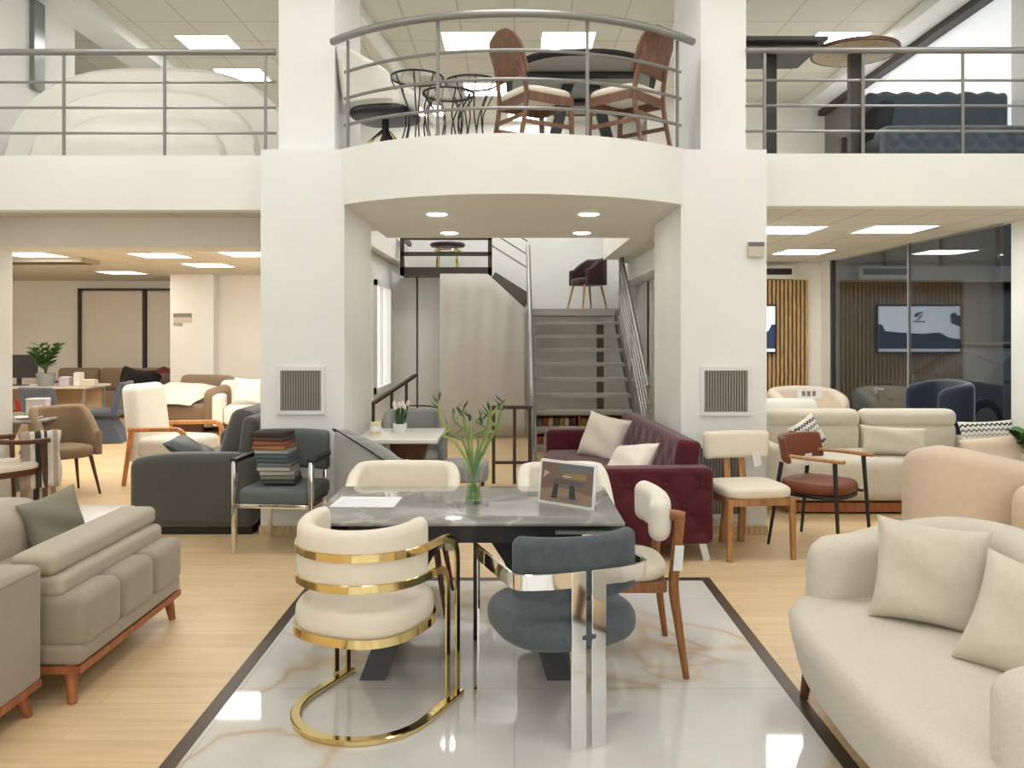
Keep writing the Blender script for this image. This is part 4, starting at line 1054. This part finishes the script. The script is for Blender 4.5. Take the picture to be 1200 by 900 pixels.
# car outside the glass
t = thing('parked_car', 'dark grey car parked on the street outside the glass', 'car', (8.1,13.3,-.05), 12)
M['carpaint'] = mat('dark_car_paint', lin(120,124,126), .25, .6, coat=.5)
def carbody():
    bm = NB(); st_ = [(-2.1,.45,.62,.55),(-2.0,.3,.80,.75),(-1.3,.25,.92,.85),(-.6,.25,.95,.88),(.6,.25,.95,.88),(1.5,.25,.92,.86),(2.0,.3,.86,.78),(2.12,.45,.7,.6)]
    rings = []
    for x,z0,z1,w_ in st_:
        rings.append([V((x,-w_*.95,z0)),V((x,-w_,(z0+z1)/2)),V((x,-w_*.92,z1)),V((x,w_*.92,z1)),V((x,w_,(z0+z1)/2)),V((x,w_*.95,z0))])
    return loft(bm, rings)
obj('body', carbody(), M['carpaint'], t)
bm = NB(); rings = []
for x,z1,w_ in ((-1.25,.93,.80),(-.55,1.38,.66),(.2,1.46,.66),(1.0,1.40,.64),(1.75,.95,.74)):
    rings.append([V((x,-.82,.90)),V((x,-w_,z1)),V((x,w_,z1)),V((x,.82,.90))])
obj('cabin', loft(bm, rings), mat('car_glass', (.05,.06,.07), .05, 0, coat=.6), t)
obj('roof', RB((.25,0,1.44),(1.5,1.3,.07),.03,2,3), M['carpaint'], t)
for x in (-1.35,1.35):
    for s in (-1,1):
        wh = obj('wheel', lathe(NB(), [(.0001,-.1),(.25,-.1),(.32,-.08),(.32,.08),(.25,.1),(.0001,.1)], n=24, M=Matrix.Translation((x,s*.82,.32))@Matrix.Rotation(PI/2,4,'X')), M['blackplastic'], t)
        obj('hubcap', lathe(NB(), [(.0001,-.012),(.19,-.012),(.2,.0),(.0001,.012)], n=20, M=Matrix.Translation((x,s*.925,.32))@Matrix.Rotation(PI/2,4,'X')), M['steel'], wh)
for s in (-1,1): obj('headlight', RB((-2.0,s*.58,.66),(.12,.3,.12),.03,1,2), mat('headlight_glass', (.7,.7,.7), .1) if s<0 else bpy.data.materials['headlight_glass'], t)
# ================================================================== alcove
t = thing('bistro_table', 'small white-topped table with dark wooden cone base beside the left column', 'table', (-.93,6.78,0))
obj('table_top', RB((0,0,.735),(.66,.76,.035),.008,1,2), mat('white_table_top', lin(226,224,216), .25), t)
obj('pedestal', loft(NB(), [[V((x*k_+.08*o_,y*k_,z)) for x,y in ((-1,-1),(1,-1),(1,1),(-1,1))] for k_,o_,z in ((.25,0,0),(.25,0,.03),(.09,.2,.30),(.16,1,.715))]), M['darkwood'], t, False)
g0 = tub('grey_tub_chair', 'soft grey padded chair with dark piping at the left side of the white table', (-1.02,6.05,0), 115, M['greytub'], M['darkwood'], .60, .58, .86, .47, .68)
a_, b_ = .26, .25
pp = [(-.30,-.19,.66),(-.305,0,.68),(-.29,.14,.77),(-.21,.27,.86),(0,.292,.88),(.21,.27,.86),(.29,.14,.77),(.305,0,.68),(.30,-.19,.66)]
obj('piping', TB(cr(pp,5), .007, 6), mat('dark_piping', lin(58,60,62), .7), g0)
dup(g0, (-.93,7.62,0), 8, 'soft grey padded chair on the far side of the white table')
t = thing('grey_stool', 'low pale grey upholstered bench end right of the white table', 'stool', (-.42,6.95,0))
obj('seat', RS(outline(.20,.20,4), .34, .50, .04, .01), M['greytub'], t)
for sx in (-1,1):
    for sy in (-1,1): obj('leg', LEG((sx*.14,sy*.14,.35),(sx*.16,sy*.16,0),.016,.011), M['darkwood'], t)
t = thing('candle_jar', 'small cream candle jar on the white table', 'candle', (-1.14,6.72,.7525))
obj('jar', LA([(.0001,0),(.045,0),(.048,.10),(.042,.10),(.0001,.095)]), mat('candle_cream', lin(232,214,170), .4), t)
obj('label_band', LA([(.049,.03),(.0495,.03),(.0495,.07),(.049,.07)]), M['paper'], t)
t = thing('potted_tulips', 'white tulips with green leaves in a white pot on the white table', 'plant', (-.96,6.85,.7525))
obj('pot', LA([(.0001,0),(.05,0),(.062,.075),(.056,.075),(.0001,.065)]), M['trimwhite'], t)
for i in range(9):
    a = i*2.4; r_ = .012+.004*i; tip = V((math.cos(a)*r_*1.6, math.sin(a)*r_*1.6, .19+.03*random.random()))
    obj('stem', TB([(math.cos(a)*r_*.6,math.sin(a)*r_*.6,.06), tip], .006, 6), M['leafg'], t)
    obj('leaf', loft(NB(), leafblade((math.cos(a)*r_,math.sin(a)*r_,.06), (math.cos(a)*.02,math.sin(a)*.02,.13), .014, droop=0)), M['leafg'], t)
    obj('flower', lathe(NB(), [(.0001,0),(.014,.01),(.016,.03),(.008,.05),(.0001,.052)], tip, 10), M['offwhite'], t)
# shelf of books under the stairs
t = thing('low_bookcase', 'low wooden bookcase under the open stair treads', 'bookcase', (.86,11.0,0))
for z in (.02,.26,.50): obj('shelf', B((-.58,-.15,z-.02),(.58,.15,z)), M['oak'], t, False)
for x in (-.59,0,.58): obj('side_panel', B((x-.012,-.15,0),(x+.012,.15,.5)), M['oak'], t, False)
obj('back_panel', B((-.58,.14,0),(.58,.15,.5)), M['oak'], t, False)
cols = [(150,84,54),(206,186,146),(92,104,84),(168,150,104),(210,200,180),(120,70,60),(176,140,80),(90,90,96)]
n_ = 0
for sh, z in ((0,.02),(1,.26)):
    x = -.56
    while x < .54:
        w_ = random.uniform(.05,.085)
        if -.03 < x + w_ and x < .015: x = .018; continue
        if x + w_ > .56: break
        b = thing('swatch_book', 'fabric swatch book standing in the low bookcase under the stairs', 'swatch book', (x+w_/2, 10.965, z+.001) if False else (.86+x+w_/2, 10.97, z+.001), 0, 'swatch books in the bookcase under the stairs')
        c_ = cols[n_ % 8]; n_ += 1
        obj('cover', RB((0,0,.09),(w_-.006,.18,.18),.003,1,1), bpy.data.materials.get('swatchbook_%d' % (n_%8)) or mat('swatchbook_%d' % (n_%8), lin(*c_), .8), b)
        x += w_ + .004
# chair on the landing
tub('plum_chair', 'dark plum leather tub chair with light wooden legs on the stair landing', (1.12,12.66,1.93), -62, M['plum'], M['oak'], .56, .54, .80, .48, .62)
t = thing('gold_stool', 'small stool with dark round seat and gold legs on the upper landing', 'stool', (-1.05,12.85,2.52))
obj('seat', LA([(.0001,.40),(.26,.40),(.28,.43),(.26,.46),(.0001,.46)]), M['plum'], t)
for i in range(4):
    a = PI/4+i*PI/2; obj('leg', TB([(math.cos(a)*.2,math.sin(a)*.2,.40),(math.cos(a)*.22,math.sin(a)*.22,0)], .016, 8), M['gold'], t)
obj('ring', TB([(math.cos(a)*.21,math.sin(a)*.21,.34) for a in [2*PI*i/24 for i in range(24)]], .012, 8, closed=True), M['gold'], t)
# ================================================================== left showroom
# cream armchair with bent wooden arms
t = thing('wooden_arm_chair', 'cream armchair with bent orange-brown wooden arms behind the grey velvet sofa', 'armchair', (-3.62,8.75,0), 80)
obj('seat', RB((0,-.04,.38),(.60,.62,.20),.06,(4,4,2),4,puff=.02), M['whitefab'], t)
obj('backrest', RB((0,.33,.62),(.62,.17,.84),.08,(4,2,4),5,fn=lambda p: (p.x*(1-.12*max(0,p.z)),p.y+.10*(p.z/.4)*.5,p.z)), M['whitefab'], t)
for s in (-1,1):
    pts = fillet([(s*.36,-.34,0),(s*.36,-.33,.60),(s*.36,.30,.58)], .12, 8)
    obj('arm', SW(pts, rrect(.045,.05,.012,2), up=(1,0,0)), M['orangewood'], t)
    obj('leg', sqleg((s*.34,.28,.58),(s*.36,.36,0),.045,.035), M['orangewood'], t)
# tan dining chair
t = tub('tan_chair', 'tan brown dining chair with curved shell back beside the striped throw', (-4.40,8.02,0), 52, M['tan'], M['darkwood'], .58, .56, .86, .48, .62)
# table at the far left
t = thing('side_dining_table', 'dining table with pale stone top cut off by the left frame edge', 'dining table', (-5.2,8.2,0))
obj('table_top', RB((0,0,.735),(1.3,.75,.03),.008,1,2), marble('pale_stone_top', lin(196,192,184), lin(150,140,130), lin(176,172,166), 3, .1), t)
obj('pedestal', loft(NB(), [[V((x*k_,y*k_*.8,z)) for x,y in ((-1,-1),(1,-1),(1,1),(-1,1))] for k_,z in ((.26,0),(.24,.03),(.08,.36),(.20,.72))]), M['black'], t, False)
# wooden chair with throw
t = thing('oak_arm_chair', 'wooden armchair with cream seat under the striped throw at the left edge', 'armchair', (-4.42,7.05,0), 150)
obj('seat', RS(outline(.25,.24,4), .40, .47, .03, .01), M['creamchair'], t)
obj('seat_frame', SW([V((x*.96,y*.96,.39)) for x,y in outline(.25,.24,4)], rectp(.02,.05), closed=True), M['darkwood'], t, False)
for s in (-1,1):
    obj('leg', LEG((s*.24,-.22,.64),(s*.25,-.25,0),.022,.015), M['darkwood'], t); obj('leg', LEG((s*.23,.20,.66),(s*.27,.28,0),.022,.015), M['darkwood'], t)
obj('top_rail', SW(cr([(-.27,-.26,.65),(-.28,0,.66),(-.2,.22,.69),(0,.28,.71),(.2,.22,.69),(.28,0,.66),(.27,-.26,.65)],6), rrect(.045,.04,.012,2)), M['darkwood'], t)
# striped throw draped over its back
def throwcloth():
    bm = NB(); prof = [(-.13,.24),(-.11,.45),(-.085,.62),(-.05,.70),(0,.722),(.05,.70),(.075,.60),(.085,.4),(.09,.2),(.095,.06)]
    P = cr([(0,a,b) for a,b in prof], 4); rows = []
    for i in range(11):
        u = -.5+i/10; row = []
        for p in P: row.append(bm.verts.new((u*.30 + .012*math.sin(p.z*17+u*3), p.y*(1+.12*math.sin(u*22)) , p.z + .006*math.cos(u*19))))
        rows.append(row)
    for i in range(10):
        for j in range(len(P)-1): bm.faces.new([rows[i][j],rows[i+1][j],rows[i+1][j+1],rows[i][j+1]])
    return bm
sm = fabric('striped_throw', lin(214,204,190), .95, .05, 6, 200, .3)
tc = nd(sm,'ShaderNodeTexCoord'); sx = nd(sm,'ShaderNodeSeparateXYZ'); ln(sm, tc.outputs['Object'], sx.inputs[0])
mr = nd(sm,'ShaderNodeMapRange'); mr.inputs[1].default_value = -.15; mr.inputs[2].default_value = .15; ln(sm, sx.outputs['X'], mr.inputs[0])
Wc, Kc, Gc = lin(222,214,200), lin(64,66,64), lin(176,160,146)
ln(sm, ramp(sm, mr.outputs[0], [(0,Gc),(.22,Wc),(.34,Kc),(.5,Wc),(.58,Kc),(.66,Wc),(.8,Gc),(.92,Wc)]), BS(sm).inputs['Base Color'])
for n_ in sm.node_tree.nodes:
    if n_.type == 'VALTORGB' and len(n_.color_ramp.elements) > 4: n_.color_ramp.interpolation = 'CONSTANT'
t = thing('throw_blanket', 'striped fringed throw hanging over the wooden chair at the left edge', 'blanket', (-4.18,7.22,0), 35)
cl = obj('cloth', throwcloth(), sm, t); so = cl.modifiers.new('thick','SOLIDIFY'); so.thickness = .012
for i in range(16): obj('fringe', TB([(-.145+.0193*i,.095,.07),(-.143+.0193*i,.098,.015)], .004, 5), M['offwhite'], t)
# items on that table
t = thing('glass_tumbler', 'small white glass standing on the left dining table', 'glass', (-4.72,8.1,.7505)); obj('vessel', LA([(.0001,0),(.035,0),(.042,.11),(.038,.11),(.032,.01),(.0001,.008)]), M['trimwhite'], t)
t = thing('white_candle', 'short white candle at the left edge of the dining table', 'candle', (-5.0,8.05,.7505)); obj('wax', LA([(.0001,0),(.03,0),(.03,.09),(.0001,.095)]), M['offwhite'], t); obj('wick', TB([(0,0,.09),(0,0,.11)],.002,5), M['black'], t)
t = thing('gift_box', 'pale lilac-grey box standing on the left dining table', 'box', (-4.86,8.36,.7505), 8); obj('carton', RB((0,0,.075),(.19,.12,.15),.004,1,1), mat('lilac_grey_card', lin(204,198,198), .7), t, False); obj('lid', RB((0,0,.155),(.196,.126,.02),.004,1,1), mat('lilac_lid', lin(212,206,204), .7), t, False)
t = thing('dinner_plate', 'round pale plate at the right edge of the left dining table', 'plate', (-4.72,7.96,.7505)); obj('dish', LA([(.0001,0),(.07,0),(.12,.015),(.118,.02),(.07,.008),(.0001,.007)]), M['offwhite'], t)
# slate chairs
def slate(label, loc, rz):
    t = thing('slate_chair', label, 'chair', loc, rz)
    obj('seat', RB((0,-.02,.43),(.52,.54,.09),.035,3,3), M['slate'], t)
    obj('backrest', RB((0,.24,.65),(.54,.09,.44),.04,(6,1,4),4,fn=lambda p: (p.x, p.y+.12*(p.z/.22)*.5 - .2*p.x*p.x, p.z)), M['slate'], t)
    obj('base', loft(NB(), [[V((x*kx,y*ky,z)) for x,y in ((-1,-1),(1,-1),(1,1),(-1,1))] for kx,ky,z in ((.25,.29,0),(.25,.29,.02),(.17,.13,.34),(.19,.16,.40))]), M['slate'], t, False)
    return t
s0 = slate('slate blue chair with flared pedestal seen from the side, facing the desk', (-5.92,11.85,0), -80)
dup(s0, (-6.15,10.9,0), 168, 'slate blue chair seen from behind, left of the flared pedestal chair')
# desk with monitor, plant, red box
t = thing('office_desk', 'pale wooden office desk behind the slate chairs at far left', 'desk', (-7.7,12.9,0))
obj('desk_top', RB((0,0,.735),(2.3,.8,.035),.006,1,1), mat('desk_pale', lin(216,202,182), .5), t, False)
obj('modesty_panel', B((-1.05,.3,.1),(1.05,.33,.71)), mat('desk_panel', lin(186,160,130), .6), t, False)
for s in (-1,1): obj('leg', SW([(s*1.08,-.3,0),(s*1.08,-.3,.70),(s*1.08,.3,.70),(s*1.08,.3,0)], rectp(.04,.04), up=(1,0,0)), M['steel'], t, False)
t = thing('computer_monitor', 'black computer monitor on the office desk behind the plant', 'monitor', (-7.72,12.75,.753), 8)
obj('screen', RB((0,0,.30),(.56,.03,.36),.008,1,1), M['blackplastic'], t, False); obj('stand', RB((0,.02,.07),(.06,.04,.14),.004,1,1), M['blackplastic'], t, False); obj('foot', RB((0,.02,.006),(.24,.18,.012),.003,1,1), M['blackplastic'], t, False)
plant('potted_plant', 'leafy green plant in a grey pot on the office desk', 'plant', (-7.22,12.62,.753), zamia(.66,8,.16,.2), M['leafbright'], mat('grey_pot', lin(140,144,146), .6), .14, .2)
t = thing('red_box', 'red box on a low shelf under the office desk', 'box', (-7.55,12.78,.36), 4)
obj('carton', RB((0,0,.07),(.36,.2,.14),.01,1,1), mat('red_card', lin(150,36,48), .6), t, False); obj('lid', RB((0,0,.148),(.37,.21,.02),.006,1,1), mat('red_lid', lin(168,44,54), .6), t, False)
t = thing('low_shelf', 'low wooden shelf beneath the office desk carrying the red box', 'shelf', (-7.55,12.78,0))
obj('board', B((-.5,-.15,.33),(.5,.15,.36)), M['oak'], t, False)
for s in (-1,1): obj('leg', B((s*.46-.02,-.14,0),(s*.46+.02,.14,.33)), M['oak'], t, False)
for i,(x,w_,h,c_,nm,lb) in enumerate(((-6.98,.16,.13,(200,186,196),'tissue_box','lilac box right of the plant on the desk'),(-6.78,.10,.2,(226,222,214),'paper_cup_stack','tall white paper stack right of the lilac box on the desk'),(-6.62,.22,.09,(214,204,178),'card_tray','cream tray at the right end of the desk'))):
    t = thing(nm, lb, 'box', (x,12.75,.753)); obj('body', RB((0,0,h/2),(w_,.14,h),.006,1,1), mat(nm+'_mat', lin(*c_), .7), t, False); obj('top', RB((0,0,h+.004),(w_*.8,.1,.008),.002,1,1), M['paper'], t, False)
# brown sofas at the back
t = thing('brown_sofa', 'long tan sofa along the back wall under the beige blind', 'sofa', (-7.62,15.6,0))
obj('seat', RB((0,-.1,.30),(2.5,.8,.32),.07,4,4), M['brownsofa'], t)
obj('base', B((-1.2,-.45,.0),(1.2,.4,.14)), M['darkwood'], t, False)
for i in range(3): obj('back_cushion', RB((-.8+.8*i,.28,.66),(.79,.22,.46),.08,(3,2,3),4,puffy=.02), M['brownsofa'], t)
for s in (-1,1): obj('arm', RB((s*1.28,-.05,.36),(.2,.9,.56),.07,(2,4,3),4), M['brownsofa'], t)
t = thing('corner_sofa', 'brown rounded corner sofa holding a white blanket before the back pier', 'sofa', (-5.35,13.5,0), -20)
P = [(-.55,.42),(0,.46),(.45,.40),(.72,.15),(.78,-.2),(.74,-.5)]
obj('backrest', shell(NB(), dense(P,6), .22, .10, lambda u: .86 - .28*max(0,u-.5)*1.3, k=8, er=.6), M['brownsofa'], t)
obj('seat', RB((.05,-.05,.30),(1.3,.85,.30),.08,4,4), M['brownsofa'], t)
obj('plinth', B((-.5,-.4,0),(.6,.35,.12)), M['darkwood'], t, False)
def softsheet(w_, d, h, seed, n=14):
    random.seed(seed); bm = NB(); ph = [random.uniform(0,6) for _ in range(4)]
    top = [[None]*(n+1) for _ in range(n+1)]
    for i in range(n+1):
        for j in range(n+1):
            u, v = 2*i/n-1, 2*j/n-1; e = max(0,1-max(abs(u),abs(v))**3)
            z = h*e*(.75+.25*math.sin(3*u+ph[0])*math.cos(2.5*v+ph[1]))
            top[i][j] = bm.verts.new((u*w_/2*(1+.06*math.sin(5*v+ph[2])), v*d/2*(1+.06*math.sin(4*u+ph[3])), z))
    for i in range(n):
        for j in range(n): bm.faces.new([top[i][j],top[i+1][j],top[i+1][j+1],top[i][j+1]])
    return bm
o = obj('white_blanket', softsheet(.95,.75,.22,3), M['whitefab']); tag(o, 'crumpled white blanket heaped on the brown corner sofa', 'blanket'); put(o, (-5.45,13.25,.56), 18, 0, -10)
o = obj('black_coat', softsheet(.70,.5,.42,5), mat('black_cloth', (.014,.014,.016), .9)); tag(o, 'black coat thrown over the tan sofa at the back', 'coat'); put(o, (-6.95,15.15,.62), 38, 0, 8)
o = obj('red_scarf', softsheet(.24,.16,.10,8), mat('dark_red_cloth', lin(112,44,50), .9)); tag(o, 'small dark red cloth beside the black coat', 'scarf'); put(o, (-6.58,15.35,.84), 20, 0, 30)
t = thing('white_armchair', 'white armchair with white cushion by the back wall left of the column', 'armchair', (-4.25,13.0,0), 12)
obj('backrest', RB((0,.30,.55),(.86,.2,.52),.08,(4,2,3),4), M['whitefab'], t); obj('seat', RB((0,-.05,.30),(.62,.70,.28),.07,4,4), M['whitefab'], t)
for s in (-1,1): obj('arm', RB((s*.39,-.03,.38),(.16,.78,.48),.06,(2,4,3),4), M['whitefab'], t)
obj('plinth', B((-.38,-.34,0),(.38,.34,.17)), M['darkwood'], t, False)
throw('white pillow standing in the white armchair at the back', (-4.22,12.95,.66), .44, .40, .14, M['whitefab'], -16, 10, 4)
# ================================================================== mezzanine
Z = ZM + .035
# white arched sofa back
t = thing('arched_sofa', 'white arched sofa with nested rolls behind the left mezzanine railing', 'sofa', (-3.31,7.35,ZM), 0)
def archroll(a, h, th, y):
    pts = [V((-a*math.cos(PI*i/28), y, .04 + h*math.sin(PI*i/28)**.75)) for i in range(29)]
    return SW(pts, rrect(th, .30, th*.45, 5), up=(0,1,0))
for i,(a,h,y) in enumerate(((1.36,.95,.16),(1.06,.72,.05),(.78,.48,-.06))):
    bm = NB(); n_ = 28
    rings = []
    for k in range(n_+1):
        u = -1+2*k/n_; hh = .06 + h*max(0,1-abs(u)**3.2)**.55; x = u*a
        rings.append([V((x,y-.10,.0)),V((x,y-.11,hh*.6)),V((x,y-.08,hh-.05)),V((x,y-.03,hh-.008)),V((x,y+.03,hh)),V((x,y+.10,hh-.04)),V((x,y+.12,hh*.6)),V((x,y+.12,.0))])
    obj('back_roll', loft(bm, rings), M['whitefab'], t)
obj('seat', RB((0,.62,.25),(2.2,.9,.38),.1,4,4), M['whitefab'], t)
obj('plinth', B((-1.1,-.1,0),(1.1,1.0,.06)), M['black'], t, False)
# white swivel chair
t = thing('swivel_chair', 'white upholstered swivel chair with black and gold base on the balcony', 'chair', (-1.08,6.86,Z), 75)
P = [(-.27,-.18),(-.29,.02),(-.22,.22),(0,.28),(.22,.22),(.29,.02),(.27,-.18)]
obj('backrest', shell(NB(), dense(P,6), .09, .42, lambda u: .62+.33*math.sin(PI*u)**1.2, k=6, er=.7, lean=-.08), M['whitefab'], t)
obj('seat', RS(outline(.27,.26,3), .38, .52, .05, .01), M['whitefab'], t)
obj('seat_shell', RS(outline(.28,.27,3), .33, .40, .03, 0), M['black'], t)
obj('column', TB([(0,0,.12),(0,0,.34)], .03, 10), M['black'], t)
for i in range(4):
    a = PI/4+i*PI/2; obj('leg', TB([(0,0,.26),(math.cos(a)*.27,math.sin(a)*.27,.01)], .016, 8, scale=[1,.7]), M['gold'] if i%2 else M['black'], t)
# wire stools
def wire(label, loc, r_, h, rz):
    t = thing('wire_side_table', label, 'side table', loc, rz, 'black wire side tables on the balcony')
    for z, q in ((h,1.0),(.01,.72)): obj('ring', TB([(math.cos(a)*r_*q,math.sin(a)*r_*q,z) for a in [2*PI*i/32 for i in range(32)]], .009, 8, closed=True), M['black'], t)
    obj('glass_top', LA([(.0001,h+.006),(r_*.97,h+.006),(r_*.97,h+.012),(.0001,h+.012)], n=32), M['clear'], t)
    for i in range(8):
        a = 2*PI*i/8; c_, s_ = math.cos(a), math.sin(a); c2, s2 = math.cos(a+.25), math.sin(a+.25)
        obj('rod', TB(fillet([(c_*r_,s_*r_,h),(c_*r_*.95,s_*r_*.95,h-.03),(c_*r_*.42,s_*r_*.42,h*.60),(c2*r_*.42,s2*r_*.42,h*.38),(c2*r_*.72,s2*r_*.72,.01)],.04,3), .006, 6), M['black'], t)
    return t
wire('left one of the two taller black wire tables on the balcony', (-.80,6.72,Z), .215, .64, 0)
wire('right one of the two taller black wire tables on the balcony', (-.36,6.92,Z), .225, .66, 11)
wire('lowest black wire table in front between the two taller ones', (-.52,6.45,Z), .20, .43, 20)
# walnut chairs
M['walnutred'] = wood('reddish_walnut', lin(118,82,62), .45)
def walnut(label, loc, rz):
    t = thing('walnut_chair', label, 'chair', loc, rz)
    obj('seat', RS(outline(.24,.24,4), .43, .49, .028, .012), M['creamchair'], t)
    bm = NB()
    for a, b in (((-.22,-.21,.40),(.22,-.21,.40)), ((-.22,.21,.40),(.22,.21,.40)), ((-.22,-.21,.40),(-.22,.21,.40)), ((.22,-.21,.40),(.22,.21,.40))): sweep(bm, [a,b], rectp(.025,.065))
    obj('seat_frame', bm, M['walnutred'], t, False)
    obj('backrest', RB((0,.285,.76),(.46,.028,.36),.013,(10,1,4),3,fn=lambda p: (p.x*(1-.25*max(0,p.z/.18)**3), p.y+.06*(p.z/.18)-.35*p.x*p.x, p.z - .05*max(0,p.z/.18)*(abs(p.x)/.23)**3)), M['walnutred'], t)
    for s in (-1,1):
        obj('leg', LEG((s*.21,-.20,.43),(s*.215,-.215,0),.024,.017), M['walnutred'], t)
        obj('leg', SW(cr([(s*.215,.29,0),(s*.21,.23,.3),(s*.20,.225,.5),(s*.175,.29,.82)],4), rrect(.034,.03,.008,2), up=(0,1,0)), M['walnutred'], t)
        obj('stretcher', SW([(s*.213,-.21,.2),(s*.213,.245,.2)], rectp(.02,.03)), M['walnutred'], t, False)
    obj('stretcher', SW([(-.213,.25,.25),(.213,.25,.25)], rectp(.02,.03)), M['walnutred'], t, False)
    return t
w0 = walnut('reddish walnut chair on the balcony, left of the dark folding table', (.17,6.66,Z), 122)
dup(w0, (.90,6.62,Z), -132, 'reddish walnut chair on the balcony, nearer the right column')
t = thing('folding_table', 'black-framed oval table seen from below between the walnut chairs', 'table', (.60,7.45,Z))
TM = Matrix.Translation((0,0,.06)) @ Matrix.Translation((0,0,.74)) @ Matrix.Rotation(math.radians(-20),4,'X') @ Matrix.Translation((0,0,-.74))
obj('table_top', place(RS(outline(.68,.48,2.6), .735,.765,.01), TM), M['black'], t)
obj('underside', place(RS(outline(.62,.42,2.6), .722,.735,.004), TM), mat('grey_underside', lin(160,158,150), .7), t)
for s in (-1,1):
    obj('rail', place(SW([(-.5,s*.2,.70),(.5,s*.2,.70)], rectp(.05,.04)), TM), M['black'], t, False)
    obj('leg', SW([(s*.10,-.02,.86),(s*.32,-.02,0)], rectp(.10,.06), up=(0,1,0)), M['black'], t, False)
    obj('foot', SW([(s*.32,-.28,.02),(s*.32,.28,.02)], rectp(.06,.04)), M['black'], t, False)
# bar tables
t = thing('round_bar_table', 'tall bar table with round pale wooden top and dark post on the right mezzanine', 'bar table', (3.03,7.3,ZM))
obj('table_top', LA([(.0001,1.07),(.35,1.07),(.37,1.08),(.37,1.095),(.36,1.10),(.0001,1.10)], n=40), wood('pale_beech_top', lin(206,182,146)), t)
obj('edge_band', LA([(.371,1.072),(.376,1.072),(.376,1.10),(.371,1.10)], n=40), M['darkwood'], t)
obj('post', SW([(0,0,.02),(0,0,1.07)], rrect(.10,.10,.01,2), up=(0,1,0)), M['dkframe'], t); obj('foot', LA([(.0001,0),(.25,0),(.25,.015),(.0001,.025)]), M['dkframe'], t)
t = thing('square_bar_table', 'tall bar table with square black top beside the right column upstairs', 'bar table', (2.28,7.32,ZM))
obj('table_top', RB((0,0,1.085),(.76,.76,.035),.004,1,1), M['dkframe'], t, False)
obj('post', SW([(0,0,.02),(0,0,1.07)], rrect(.10,.10,.01,2), up=(0,1,0)), M['dkframe'], t); obj('foot', LA([(.0001,0),(.25,0),(.25,.015),(.0001,.025)]), M['dkframe'], t)
obj('underframe', RB((0,0,1.055),(.62,.62,.03),.004,1,1), M['black'], t, False)
t = thing('upright_post', 'slim dark square post standing behind the round bar table', 'post', (3.42,8.5,ZM)); obj('shaft', SW([(0,0,.02),(0,0,.60)], rrect(.09,.09,.01,2), up=(0,1,0)), M['dkframe'], t); obj('foot', RB((0,0,.01),(.3,.3,.02),.004,1,1), M['dkframe'], t, False)
# tufted blue-grey sofa
t = thing('tufted_sofa', 'dark petrol grey tufted velvet sofa behind the right mezzanine railing', 'sofa', (3.86,7.35,ZM))
bm = tuftpanel(1.5,.24,.16,.15,.16,.03,.04,60,14); place(bm, S(0,-.42,.20)); obj('seat_front', bm, M['mezblue'], t)
obj('seat', RB((0,-.05,.26),(1.5,.80,.16),.06,4,4,puff=.02), M['mezblue'], t)
bm = RB((0,0,0),(1.32,.18,.50),.06,(26,2,4),4,fn=lambda p: (p.x, p.y, p.z + max(0,p.z/.25)*.03*abs(math.sin(p.x*PI/.19)))); place(bm, S(.08,.34,.56)); obj('backrest', bm, M['mezblue'], t)
obj('arm', RB((-.66,.05,.42),(.14,.70,.36),.05,(2,3,3),4,fn=lambda p:(p.x-.05*(-p.z/.18)*.6,p.y,p.z)), mat('black_velvet', (.02,.022,.026), .9), t)
obj('base', B((-.7,-.42,.0),(.7,.4,.10)), M['black'], t, False)
